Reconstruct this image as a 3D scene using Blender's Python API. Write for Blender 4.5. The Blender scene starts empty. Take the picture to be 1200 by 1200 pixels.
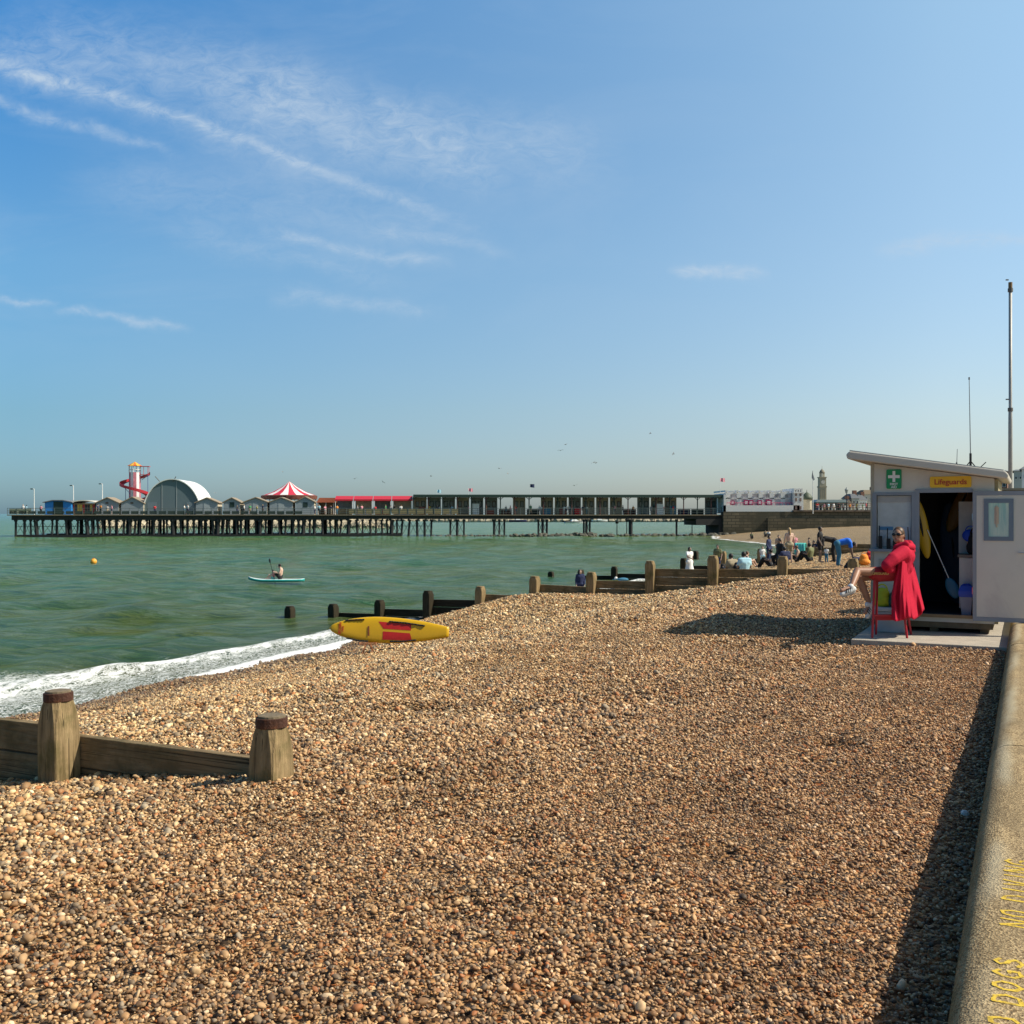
import bpy, bmesh, math, random
import numpy as np
from mathutils import Vector, Matrix, Euler
R = math.radians
random.seed(7); rng = np.random.default_rng(7)
SC = bpy.context.scene
COL = SC.collection

# ---------------------------------------------------------------- camera, sky, sun, exposure
cam_d = bpy.data.cameras.new('camera'); cam = bpy.data.objects.new('camera', cam_d); COL.objects.link(cam)
cam.location = (0, 0, 2.0); cam.rotation_euler = (R(90), 0, 0)
cam_d.sensor_fit = 'HORIZONTAL'; cam_d.sensor_width = 36; cam_d.lens = 36.0
cam_d.shift_y = 2/1200.0
cam_d.clip_start = 0.05; cam_d.clip_end = 40000
SC.camera = cam
SUNV = Vector((1.0, -0.13, 1.0)).normalized()       # towards the sun
SUN_EL = math.asin(SUNV.z); SUN_AZ = math.atan2(SUNV.x, SUNV.y)
SC.view_settings.view_transform = 'Standard'; SC.view_settings.look = 'None'
SC.view_settings.gamma = 1; SC.view_settings.exposure = 0.2
SC.cycles.max_bounces = 6; SC.cycles.diffuse_bounces = 2; SC.cycles.glossy_bounces = 3
SC.cycles.transparent_max_bounces = 8; SC.cycles.transmission_bounces = 3
SC.cycles.use_denoising = True
sl = bpy.data.lights.new('sun', 'SUN'); so = bpy.data.objects.new('sun', sl); COL.objects.link(so)
sl.energy = 5.0; sl.angle = R(0.5); sl.color = (1.0, 0.92, 0.77)
so.rotation_euler = SUNV.to_track_quat('Z', 'Y').to_euler()

class NT:
    """tiny node helper"""
    def __init__(s, tree): s.t = tree; s.n = tree.nodes; s.l = tree.links
    def new(s, typ, **kw):
        n = s.n.new(typ)
        for k, v in kw.items(): setattr(n, k, v)
        return n
    def put(s, sock, v):
        if hasattr(v, 'links') or hasattr(v, 'is_output'): s.l.new(v, sock)
        elif isinstance(v, (tuple, list)) and len(v) == 3 and sock.type == 'RGBA': sock.default_value = (*v, 1)
        else: sock.default_value = v
    def math(s, op, a, b=None, c=None, clamp=False):
        n = s.new('ShaderNodeMath', operation=op, use_clamp=clamp)
        s.put(n.inputs[0], a)
        if b is not None: s.put(n.inputs[1], b)
        if c is not None: s.put(n.inputs[2], c)
        return n.outputs[0]
    def mix(s, f, a, b, blend='MIX'):
        n = s.new('ShaderNodeMix', data_type='RGBA', blend_type=blend)
        s.put(n.inputs[0], f); s.put(n.inputs[6], a); s.put(n.inputs[7], b)
        return n.outputs[2]
    def rng(s, v, a, b, c=0.0, d=1.0, smooth=False):
        n = s.new('ShaderNodeMapRange'); n.clamp = True
        if smooth: n.interpolation_type = 'SMOOTHSTEP'
        s.put(n.inputs['Value'], v)
        for k, x in zip(('From Min', 'From Max', 'To Min', 'To Max'), (a, b, c, d)): s.put(n.inputs[k], x)
        return n.outputs[0]
    def noise(s, vec, scale, detail=4, rough=.55, dist=0):
        n = s.new('ShaderNodeTexNoise'); n.inputs['Scale'].default_value = scale
        n.inputs['Detail'].default_value = detail; n.inputs['Roughness'].default_value = rough
        n.inputs['Distortion'].default_value = dist
        if vec is not None: s.l.new(vec, n.inputs['Vector'])
        return n.outputs['Fac']
    def mapping(s, vec, loc=(0,0,0), rot=(0,0,0), scale=(1,1,1)):
        n = s.new('ShaderNodeMapping'); s.l.new(vec, n.inputs[0])
        n.inputs[1].default_value = loc; n.inputs[2].default_value = rot; n.inputs[3].default_value = scale
        return n.outputs[0]

W = bpy.data.worlds.new('World'); SC.world = W; W.use_nodes = True
w = NT(W.node_tree); w.n.clear()
sky = w.new('ShaderNodeTexSky'); sky.sky_type = 'NISHITA'; sky.sun_disc = False
sky.sun_elevation = SUN_EL; sky.sun_rotation = SUN_AZ
sky.altitude = 0; sky.air_density = 1.0; sky.dust_density = 1.0; sky.ozone_density = 2.5
co = w.new('ShaderNodeTexCoord').outputs['Generated']
sep = w.new('ShaderNodeSeparateXYZ'); w.l.new(co, sep.inputs[0])
ay = w.math('MAXIMUM', sep.outputs[1], 0.05)
a_ = w.math('DIVIDE', sep.outputs[0], ay); b_ = w.math('DIVIDE', sep.outputs[2], ay)
cmb = w.new('ShaderNodeCombineXYZ'); w.l.new(a_, cmb.inputs[0]); w.l.new(b_, cmb.inputs[1])
ab = cmb.outputs[0]
wob = w.math('MULTIPLY', w.math('SUBTRACT', w.noise(ab, 9, 5, .6), .5), .05)
bw = w.math('ADD', b_, wob)
clouds = None
fine = w.rng(w.noise(w.mapping(ab, rot=(0,0,R(24)), scale=(22,46,1)), 1.6, 8, .72, .8), .34, .66)
def streak(a0, b0, a1, b1, wd, amp, soft=.05, curve=0.0):
    """a thin cirrus streak between two sky directions"""
    global clouds
    t = w.math('DIVIDE', w.math('SUBTRACT', a_, a0), a1-a0)
    line = w.math('ADD', w.math('MULTIPLY', t, b1-b0), b0)
    if curve:
        line = w.math('ADD', line, w.math('MULTIPLY', w.math('MULTIPLY', t, w.math('SUBTRACT', 1.0, t)), curve))
    d = w.math('DIVIDE', w.math('SUBTRACT', bw, line), wd)
    g = w.math('POWER', 2.718, w.math('MULTIPLY', w.math('MULTIPLY', d, d), -1.0))
    win = w.math('MULTIPLY', w.rng(t, -soft, .12), w.rng(t, 1+soft, .85))
    m = w.math('MULTIPLY', w.math('MULTIPLY', g, win), w.math('MULTIPLY', w.math('ADD', fine, .25), amp))
    clouds = m if clouds is None else w.math('ADD', clouds, m)
def pxs(x0, y0, x1, y1, wd, amp, curve=0.0):
    streak((x0-600)/1200, (602-y0)/1200, (x1-600)/1200, (602-y1)/1200, wd/1200, amp, curve=curve)
pxs(-80, 52, 545, 262, 8, .38, .035); pxs(-60, 45, 420, 225, 20, .16)
pxs(-60, 95, 205, 180, 7, .36)
pxs(-60, 347, 66, 357, 4, .40)
pxs(68, 368, 222, 381, 4.5, .42)
pxs(310, 275, 525, 310, 7, .34); pxs(200, 272, 470, 330, 16, .18); pxs(440, 262, 600, 300, 8, .2)
pxs(320, 345, 520, 368, 9, .30)
pxs(785, 315, 900, 321, 6, .55)
pxs(1030, 289, 1240, 284, 8, .42)
pxs(240, 130, 720, 190, 38, .30, .05); pxs(20, 30, 400, 110, 40, .15); pxs(380, 165, 600, 215, 26, .22); pxs(430, 120, 560, 200, 26, .18)
pxs(-50, 60, 420, 110, 36, .22)
pxs(100, 215, 560, 270, 34, .16)
veil = w.math('MULTIPLY', w.rng(w.noise(w.mapping(ab, rot=(0,0,R(16)), scale=(2.2,7,1)), 1.5, 6, .6, .6), .45, .8), w.rng(a_, .45, -.2))
veil = w.math('MULTIPLY', veil, w.math('MULTIPLY', w.rng(b_, .10, .25), .22))
clouds = w.math('MULTIPLY', w.math('ADD', clouds, veil), w.rng(sep.outputs[1], .05, .2), clamp=True)
# air colour: deeper blue to the left and overhead, pale towards the sun side
fa = w.rng(a_, -.48, .42)
low = w.mix(fa, (.42, .59, .73), (1.06, 1.0, 1.0)); midc = w.mix(fa, (.62, .98, 1.10), (1.32, 1.35, 1.24)); topc = w.mix(fa, (.32, 1.00, 1.40), (1.66, 1.75, 1.48))
tint = w.mix(w.rng(b_, .25, .52), w.mix(w.rng(b_, .02, .25), low, midc), topc)
tint = w.mix(w.rng(b_, -.01, .10), w.mix(fa, (.49, .77, 1.08), (1.0, 1.04, 1.13)), tint)
skyt = w.mix(1.0, sky.outputs[0], tint, 'MULTIPLY')
zen = w.rng(b_, .55, 1.6, 1.0, .50); zc = w.new('ShaderNodeCombineColor')
for i in range(3): w.l.new(zen, zc.inputs[i])
skyt = w.mix(1.0, skyt, zc.outputs[0], 'MULTIPLY')
skyc = w.mix(clouds, skyt, (4.0, 4.9, 5.9))
bg = w.new('ShaderNodeBackground'); w.l.new(skyc, bg.inputs[0]); bg.inputs[1].default_value = 0.115
wo = w.new('ShaderNodeOutputWorld'); w.l.new(bg.outputs[0], wo.inputs[0])

# ---------------------------------------------------------------- places
CT, ST = math.cos(R(26.76)), math.sin(R(26.76))      # sea wall direction D=(ST,CT), seaward n=(-CT,ST)
def WP(S, L, z=0.0): return Vector((S*ST - L*CT, S*CT + L*ST, z))
def SLof(x, y): return x*ST + y*CT, -x*CT + y*ST
def P(px, py, Y): return Vector(((px-600)/1200*Y, Y, 2-(py-602)/1200*Y))
WALLROT = -R(26.76)
SEA = -1.95
_sh_s = [-40, 0, 14, 22, 27, 32, 45, 60, 106, 136, 160, 185, 230]
_sh_l = [16, 17.0, 17.3, 18.6, 19.0, 19.3, 18.2, 19.5, 18.8, 30.6, 44, 51, 60]
def shore(S): return np.interp(S, _sh_s, _sh_l)
KL = [-5, .3, 2.3, 4.7, 6.8, 8.9, 11, 13.1, 15.2, 17.3, 18.9, 26, 60, 400]
ZA = [0, 0, .04, .07, -.12, -.47, -.85, -1.15, -1.5, -1.98, -2.3, -3.2, -5, -12]
ZM = [.16, .16, .16, .14, .03, -.32, -.76, -1.22, -1.60, -1.90, -2.12, -3.2, -5, -12]
ZB = [.33, .33, .33, .29, .11, -.29, -.6, -.72, -.75, -1.24, -1.80, -3.2, -5, -12]
_fr = np.random.default_rng(21)
_FS = _fr.uniform(1.5, 30, 330); _FL = _fr.uniform(.8, 16, 330); _FD = _fr.uniform(.02, .055, 330); _FR = _fr.uniform(.10, .24, 330)
def prints(S, L):
    z = np.zeros(np.broadcast(S, L).shape)
    for a, b, d_, r_ in zip(_FS, _FL, _FD, _FR):
        if 14.8 < a < 20 and b < 2.9: continue
        q_ = ((S-a)**2 + (L-b)**2)/r_**2
        z += np.where(q_ < 9, -d_*np.exp(-q_) + d_*.35*np.exp(-(np.sqrt(q_)-1.7)**2*3), 0)
    return z
def ground(S, L):
    S = np.asarray(S, float); L = np.asarray(L, float)
    za, zm, zb = np.interp(L, KL, ZA), np.interp(L, KL, ZM), np.interp(L, KL, ZB)
    t1 = np.clip((S-6)/10.5, 0, 1); t2 = np.clip((S-23)/8, 0, 1); t2 = t2*t2*(3-2*t2)
    near = za*(1-t1) + (zm*(1-t2) + zb*t2)*t1
    t = L/shore(S)
    far = np.interp(t, [-1, 0, .25, .45, .65, .8, 1, 1.6, 10], [.36, .36, .22, -.12, -.6, -1.1, -1.95, -3.5, -14])
    k = np.clip((S-32.0)/.5, 0, 1)
    z = near*(1-k) + far*k
    und = .035*np.sin(S*1.3+L*.4)*np.sin(L*.9+1.1) + .02*np.sin(S*2.9+1)*np.sin(L*2.3) + .03*np.sin(L*.55+S*.21)
    if z.ndim: z = z + prints(S, L)*np.clip((L-.6), 0, 1)
    return z + und*np.clip((L-.6)/2, 0, 1)*np.clip((S-2)/3, 0, 1)
def gz(x, y): S, L = SLof(x, y); return float(ground(S, L))

# ---------------------------------------------------------------- materials
MATS = {}
def base_mat(name):
    m = bpy.data.materials.new(name); m.use_nodes = True
    t = NT(m.node_tree); bs = m.node_tree.nodes['Principled BSDF']
    return m, t, bs
def mat(name, col, rough=.6, metal=0.0, var=.12, scale=6, bump=0.0, bscale=40, col2=None, f2=.5, spec=.5, stretch=None, emit=None):
    if name in MATS: return MATS[name]
    m, t, bs = base_mat(name)
    vec = t.new('ShaderNodeTexCoord').outputs['Object']
    if stretch: vec = t.mapping(vec, scale=stretch)
    nz = t.noise(vec, scale, 5, .6)
    c = t.mix(t.rng(nz, .25, .75), tuple(x*(1-var) for x in col), tuple(min(1, x*(1+var)) for x in col))
    if col2 is not None:
        c = t.mix(t.rng(t.noise(vec, scale*.45, 6, .65, .4), f2, f2+.16), c, col2)
    t.put(bs.inputs['Base Color'], c)
    bs.inputs['Roughness'].default_value = rough; bs.inputs['Metallic'].default_value = metal
    bs.inputs['Specular IOR Level'].default_value = spec
    if bump:
        b = t.new('ShaderNodeBump'); b.inputs['Strength'].default_value = bump; b.inputs['Distance'].default_value = .02
        t.l.new(t.noise(vec, bscale, 5, .6), b.inputs['Height']); t.l.new(b.outputs[0], bs.inputs['Normal'])
    MATS[name] = m; return m

def pebble_colour(t, rnd, pos):
    """palette of flint shingle from a 0..1 random value"""
    cr = t.new('ShaderNodeValToRGB'); cr.color_ramp.interpolation = 'CONSTANT'
    pal = [(0,(.25,.17,.10)),(.10,(.44,.32,.19)),(.21,(.33,.25,.165)),(.31,(.13,.09,.06)),(.41,(.58,.46,.30)),(.52,(.33,.19,.10)),
           (.60,(.22,.195,.165)),(.68,(.46,.36,.24)),(.76,(.68,.60,.45)),(.83,(.055,.045,.038)),(.885,(.34,.335,.31)),(.935,(.42,.20,.09)),(.97,(.82,.77,.66))]
    els = cr.color_ramp.elements
    els[0].position = 0; els[0].color = (*pal[0][1], 1); els[1].position = pal[1][0]; els[1].color = (*pal[1][1], 1)
    for p, c in pal[2:]:
        e = els.new(p); e.color = (*c, 1)
    t.put(cr.inputs[0], rnd)
    c = cr.outputs[0]
    # redder and darker towards the sea wall, paler towards the water
    sx = t.new('ShaderNodeSeparateXYZ'); t.l.new(pos, sx.inputs[0])
    L = t.math('ADD', t.math('MULTIPLY', sx.outputs[0], -CT), t.math('MULTIPLY', sx.outputs[1], ST))
    f = t.rng(t.math('ADD', L, t.math('MULTIPLY', t.noise(pos, .35, 3), 4.0)), 3.0, 11.0)
    tint = t.mix(f, (1.04, .75, .53), (1.46, 1.23, .88))
    c = t.mix(1.0, c, tint, 'MULTIPLY')
    pt = t.rng(t.noise(pos, 1.1, 5, .65), .3, .7, .70, 1.16)
    cc = t.new('ShaderNodeCombineColor')
    for i in range(3): t.l.new(pt, cc.inputs[i])
    c = t.mix(1.0, c, cc.outputs[0], 'MULTIPLY')
    # damp shingle by the waterline
    z = sx.outputs[2]
    wet = t.rng(t.math('ADD', z, t.math('MULTIPLY', t.noise(pos, 1.3, 4), .25)), SEA+.55, SEA+.28)
    return t.mix(wet, c, t.mix(1.0, c, (.45, .42, .40), 'MULTIPLY')), wet

# pebble material (instances)
M_PEB, t, bs = base_mat('pebble_stone')
pos = t.new('ShaderNodeNewGeometry').outputs['Position']
rnd = t.new('ShaderNodeObjectInfo').outputs['Random']
c, wet = pebble_colour(t, rnd, pos)
oc = t.new('ShaderNodeTexCoord').outputs['Object']
c = t.mix(t.rng(t.noise(oc, 1.8, 4, .6), .35, .75, 0, .35), c, (.25, .19, .13))
t.put(bs.inputs['Base Color'], c); t.put(bs.inputs['Roughness'], t.math('SUBTRACT', .62, t.math('MULTIPLY', wet, .3)))
bs.inputs['Specular IOR Level'].default_value = .35

# shingle ground material
M_SHI, t, bs = base_mat('shingle_ground')
pos = t.new('ShaderNodeNewGeometry').outputs['Position']
def vor(scale, feat='F1'):
    v = t.new('ShaderNodeTexVoronoi', feature=feat); v.inputs['Scale'].default_value = scale; t.l.new(pos, v.inputs['Vector']); return v
v1 = vor(26); v2 = vor(11)
sc1 = t.new('ShaderNodeSeparateColor'); t.l.new(v1.outputs['Color'], sc1.inputs[0])
sc2 = t.new('ShaderNodeSeparateColor'); t.l.new(v2.outputs['Color'], sc2.inputs[0])
sy = t.new('ShaderNodeSeparateXYZ'); t.l.new(pos, sy.inputs[0])
fary = t.rng(sy.outputs[1], 22, 45)
rnd = t.math('ADD', t.math('MULTIPLY', sc1.outputs[0], t.math('SUBTRACT', 1.0, fary)), t.math('MULTIPLY', sc2.outputs[0], fary))
c, wet = pebble_colour(t, rnd, pos)
sandy = t.rng(sy.outputs[1], 45, 90)
c = t.mix(sandy, c, t.mix(t.noise(pos, .5, 5, .6), (.27,.19,.105), (.42,.31,.18)))
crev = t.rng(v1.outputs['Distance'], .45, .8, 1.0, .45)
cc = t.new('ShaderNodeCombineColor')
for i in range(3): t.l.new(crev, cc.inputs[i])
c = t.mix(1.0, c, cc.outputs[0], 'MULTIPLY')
t.put(bs.inputs['Base Color'], c); bs.inputs['Roughness'].default_value = .8; bs.inputs['Specular IOR Level'].default_value = .2
b = t.new('ShaderNodeBump'); b.inputs['Strength'].default_value = 1.0; b.inputs['Distance'].default_value = .035
hh = t.math('ADD', t.math('MULTIPLY', v1.outputs['Distance'], -1.0), t.math('MULTIPLY', v2.outputs['Distance'], -1.6))
t.put(b.inputs['Height'], t.math('ADD', hh, t.math('MULTIPLY', t.noise(pos, 3.5, 5, .65), 2.0))); t.l.new(b.outputs[0], bs.inputs['Normal'])

# sea material
M_SEA, t, bs = base_mat('sea_water')
pos = t.new('ShaderNodeNewGeometry').outputs['Position']
dsh = t.new('ShaderNodeAttribute', attribute_name='shore_distance').outputs['Fac']
fw = t.new('ShaderNodeAttribute', attribute_name='foam_width').outputs['Fac']
crest = t.new('ShaderNodeAttribute', attribute_name='crest').outputs['Fac']
rotp = t.mapping(pos, rot=(0, 0, R(15)), scale=(.32, 1, 1))
big = t.noise(rotp, .10, 4, .6); mid = t.noise(rotp, .55, 5, .6)
sp = t.new('ShaderNodeSeparateXYZ'); t.l.new(pos, sp.inputs[0])
deep = t.rng(dsh, 0, 60)
c_near = t.mix(t.rng(t.math('ADD', t.math('MULTIPLY', mid, .5), t.math('MULTIPLY', big, .5)), .40, .62), (.038, .135, .034), (.145, .175, .010))
c_far = t.mix(t.rng(t.math('ADD', t.math('MULTIPLY', mid, .4), t.math('MULTIPLY', big, .6)), .38, .66), (.052, .182, .066), (.125, .185, .026))
c = t.mix(deep, c_near, c_far)
c = t.mix(t.rng(sp.outputs[1], 120, 900), c, (.07, .17, .15))
fine = t.noise(t.mapping(pos, rot=(0, 0, R(12)), scale=(.36, 1, 1)), 1.3, 9, .82, .6)
c = t.mix(t.rng(fine, .49, .62, 0, .85), c, (.185, .260, .155))  # ripple ridges lightened: sky reflection painted into the water colour
c = t.mix(t.rng(fine, .49, .36, 0, .9), c, (.010, .060, .014))  # dark side of the ripples: wave shading painted into the colour
c = t.mix(t.rng(crest, .45, .95, 0, .6), c, (.022, .085, .055))
shallow = t.rng(dsh, 5, .0, 0, .45)
c = t.mix(shallow, c, (.16, .14, .09))
# foam: broken white swash between the waterline and the breaking line
nf = t.noise(t.mapping(pos, rot=(0, 0, R(-25)), scale=(1, .40, 1)), 3.6, 8, .80)
nl = t.noise(pos, .7, 4, .6)
u = t.math('DIVIDE', t.math('ADD', dsh, t.math('MULTIPLY', t.math('SUBTRACT', nl, .5), 1.1)), fw)
outer = t.math('MULTIPLY', t.rng(u, .35, .7, smooth=True), t.rng(u, 1.12, .92, smooth=True))
inner = t.math('MULTIPLY', t.rng(u, -.3, .05), t.rng(u, .8, .35))
f1 = t.rng(t.math('ADD', nf, t.math('ADD', t.math('MULTIPLY', outer, .13), t.math('MULTIPLY', inner, .02))), .55, .68)
vf = t.new('ShaderNodeTexVoronoi', feature='DISTANCE_TO_EDGE'); vf.inputs['Scale'].default_value = 6.5
wv_ = t.new('ShaderNodeVectorMath', operation='ADD'); nn_ = t.new('ShaderNodeTexNoise'); nn_.inputs['Scale'].default_value = 2.5; nn_.inputs['Detail'].default_value = 4; t.l.new(pos, nn_.inputs['Vector'])
t.l.new(t.mapping(pos, rot=(0, 0, R(-25)), scale=(1, .32, 1)), wv_.inputs[0]); t.l.new(nn_.outputs['Color'], wv_.inputs[1]); t.l.new(wv_.outputs[0], vf.inputs['Vector'])
lace = t.rng(t.math('ADD', vf.outputs['Distance'], t.math('MULTIPLY', t.math('SUBTRACT', nf, .5), .35)), .11, .01)
f2 = t.math('MULTIPLY', lace, t.rng(u, 1.3, .9))
edge = t.math('MULTIPLY', t.rng(t.math('ADD', dsh, t.math('MULTIPLY', t.math('SUBTRACT', nf, .5), .5)), .30, .08), .9)
foam = t.math('MAXIMUM', t.math('MULTIPLY', f1, t.rng(u, -.2, .1)), t.math('MAXIMUM', t.math('MULTIPLY', f2, .85), edge))
foam = t.math('MULTIPLY', t.math('MULTIPLY', foam, 1.1), t.rng(u, 1.45, 1.05), clamp=True)
c = t.mix(foam, c, (.84, .84, .82))
t.put(bs.inputs['Base Color'], c)
t.put(bs.inputs['Roughness'], t.math('ADD', .16, t.math('MULTIPLY', foam, .5)))
bs.inputs['IOR'].default_value = 1.33; bs.inputs['Specular IOR Level'].default_value = .17
b = t.new('ShaderNodeBump'); b.inputs['Strength'].default_value = 1.0; b.inputs['Distance'].default_value = .22
rp2 = t.mapping(pos, rot=(0, 0, R(10)), scale=(.45, 1, 1))
h = t.math('ADD', t.math('MULTIPLY', fine, 3.0), t.math('MULTIPLY', t.noise(rp2, 5.0, 6, .7, .6), .7))
t.put(b.inputs['Strength'], t.rng(foam, 0, 1, 1.0, .15)); t.put(b.inputs['Height'], t.math('ADD', h, t.math('MULTIPLY', foam, .25))); t.l.new(b.outputs[0], bs.inputs['Normal'])

# ---------------------------------------------------------------- mesh building helpers
class MB:
    def __init__(s): s.v = []; s.f = []; s.mi = []; s.cur = 0
    def add(s, vs, fs, M=None):
        o = len(s.v)
        for p in vs:
            p = Vector(p)
            s.v.append(M @ p if M is not None else p)
        for f in fs: s.f.append(tuple(i+o for i in f)); s.mi.append(s.cur)
        return s
    def box(s, x0, x1, y0, y1, z0, z1, M=None):
        vs = [(x0,y0,z0),(x1,y0,z0),(x1,y1,z0),(x0,y1,z0),(x0,y0,z1),(x1,y0,z1),(x1,y1,z1),(x0,y1,z1)]
        return s.add(vs, [(3,2,1,0),(4,5,6,7),(0,1,5,4),(1,2,6,5),(2,3,7,6),(3,0,4,7)], M)
    def hexa(s, b4, t4):
        return s.add(list(b4)+list(t4), [(3,2,1,0),(4,5,6,7),(0,1,5,4),(1,2,6,5),(2,3,7,6),(3,0,4,7)])
    def tube(s, p0, p1, r0, r1=None, n=8, cap=True):
        r1 = r0 if r1 is None else r1
        p0, p1 = Vector(p0), Vector(p1); q = (p1-p0).to_track_quat('Z', 'Y')
        vs = []
        for p, r in ((p0, r0), (p1, r1)):
            for i in range(n):
                a = 2*math.pi*i/n; vs.append(p + q @ Vector((r*math.cos(a), r*math.sin(a), 0)))
        fs = [(i, (i+1) % n, n+(i+1) % n, n+i) for i in range(n)]
        if cap: fs += [tuple(range(n-1, -1, -1)), tuple(range(n, 2*n))]
        return s.add(vs, fs)
    def path(s, pts, r, n=6):
        for a, b in zip(pts[:-1], pts[1:]): s.tube(a, b, r, r, n)
        return s
    def lathe(s, prof, n=16, M=None, closed=True):
        vs = []; fs = []
        for r, z in prof:
            for i in range(n):
                a = 2*math.pi*i/n; vs.append((r*math.cos(a), r*math.sin(a), z))
        for k in range(len(prof)-1):
            for i in range(n):
                fs.append((k*n+i, k*n+(i+1) % n, (k+1)*n+(i+1) % n, (k+1)*n+i))
        if closed:
            fs += [tuple(range(n-1, -1, -1)), tuple((len(prof)-1)*n+i for i in range(n))]
        return s.add(vs, fs, M)
    def prism(s, poly, y0, y1, M=None):
        """poly of (x, z) extruded along y"""
        n = len(poly)
        vs = [(x, y0, z) for x, z in poly] + [(x, y1, z) for x, z in poly]
        fs = [tuple(range(n)), tuple(range(2*n-1, n-1, -1))] + [(i, n+i, n+(i+1) % n, (i+1) % n) for i in range(n)]
        return s.add(vs, fs, M)
    def ell(s, c, r, rot=None, nu=14, nv=9):
        c = Vector(c); rr = r if hasattr(r, '__len__') else (r, r, r)
        q = rot.to_matrix() if rot is not None else Matrix.Identity(3)
        vs = [c + q @ Vector((0, 0, -rr[2]))]; fs = []
        for j in range(1, nv):
            ph = -math.pi/2 + math.pi*j/nv
            for i in range(nu):
                a = 2*math.pi*i/nu
                vs.append(c + q @ Vector((rr[0]*math.cos(ph)*math.cos(a), rr[1]*math.cos(ph)*math.sin(a), rr[2]*math.sin(ph))))
        vs.append(c + q @ Vector((0, 0, rr[2])))
        for i in range(nu): fs.append((0, 1+(i+1) % nu, 1+i))
        for j in range(nv-2):
            for i in range(nu):
                a0 = 1+j*nu
                fs.append((a0+i, a0+(i+1) % nu, a0+nu+(i+1) % nu, a0+nu+i))
        a0 = 1+(nv-2)*nu; top = len(vs)-1
        for i in range(nu): fs.append((a0+i, a0+(i+1) % nu, top))
        return s.add(vs, fs)
    def cap(s, p0, p1, r0, r1=None):
        r1 = r0 if r1 is None else r1
        s.tube(p0, p1, r0, r1, 12); s.ell(p0, r0, nu=12, nv=8); s.ell(p1, r1, nu=12, nv=8); return s
    def mesh(s, name, mats, smooth=False, fix=True):
        me = bpy.data.meshes.new(name)
        me.from_pydata([tuple(p) for p in s.v], [], s.f)
        if not isinstance(mats, (list, tuple)): mats = [mats]
        for m in mats: me.materials.append(m)
        if len(mats) > 1: me.polygons.foreach_set('material_index', s.mi)
        if fix:
            bm = bmesh.new(); bm.from_mesh(me); bmesh.ops.recalc_face_normals(bm, faces=bm.faces); bm.to_mesh(me); bm.free()
        if smooth: me.polygons.foreach_set('use_smooth', [True]*len(me.polygons))
        me.update(); return me
    def build(s, name, mats, parent=None, smooth=False, bevel=0, loc=None, rot=None):
        me = s.mesh(name, mats, smooth)
        o = bpy.data.objects.new(name, me); COL.objects.link(o)
        if parent is not None: o.parent = parent
        if loc is not None: o.location = loc
        if rot is not None: o.rotation_euler = rot
        if bevel:
            m = o.modifiers.new('bevel', 'BEVEL'); m.width = bevel; m.segments = 2; m.limit_method = 'ANGLE'
        return o
def link_mesh(name, me, parent=None, loc=None, rot=None, m=None):
    o = bpy.data.objects.new(name, me); COL.objects.link(o)
    if parent is not None: o.parent = parent
    if loc is not None: o.location = loc
    if rot is not None: o.rotation_euler = rot
    if m is not None:
        o.material_slots[0].link = 'OBJECT'; o.material_slots[0].material = m
    return o
def tag(o, label=None, cat=None, group=None, kind=None):
    if label: o['label'] = label
    if cat: o['category'] = cat
    if group: o['group'] = group
    if kind: o['kind'] = kind
    return o
def thing(name, label, cat, loc=(0,0,0), rz=0.0, group=None):
    o = bpy.data.objects.new(name, None); COL.objects.link(o)
    o.location = loc; o.rotation_euler = (0, 0, rz); o.empty_display_size = .3
    return tag(o, label, cat, group)
def copy_tree(o, parent=None):
    c = o.copy(); COL.objects.link(c); c.parent = parent
    for ch in list(o.children): copy_tree(ch, c)
    return c
def remeshed(mb, voxel, smooth=4, mats=None, name='body'):
    me = mb.mesh('tmp', [mats] if mats else [MATS['plain']])
    o = bpy.data.objects.new('tmp', me); COL.objects.link(o)
    r = o.modifiers.new('r', 'REMESH'); r.mode = 'VOXEL'; r.voxel_size = voxel; r.use_smooth_shade = True
    s = o.modifiers.new('s', 'SMOOTH'); s.iterations = smooth; s.factor = .5
    dg = bpy.context.evaluated_depsgraph_get()
    out = bpy.data.meshes.new_from_object(o.evaluated_get(dg)); out.name = name
    bpy.data.objects.remove(o); bpy.data.meshes.remove(me)
    out.polygons.foreach_set('use_smooth', [True]*len(out.polygons))
    if mats:
        out.materials.clear(); out.materials.append(mats)
    return out
def text_mesh(body, size, m, depth=.003, spacing=1.0, bold=0.0):
    cu = bpy.data.curves.new('txt', 'FONT'); cu.body = body; cu.size = size; cu.extrude = depth
    cu.align_x = 'CENTER'; cu.align_y = 'CENTER'; cu.space_character = spacing; cu.offset = bold
    o = bpy.data.objects.new('txt', cu); COL.objects.link(o)
    dg = bpy.context.evaluated_depsgraph_get()
    me = bpy.data.meshes.new_from_object(o.evaluated_get(dg))
    bpy.data.objects.remove(o)
    me.materials.clear(); me.materials.append(m); return me
mat('plain', (.5,.5,.5))
UP = Vector((0,0,1))

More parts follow.
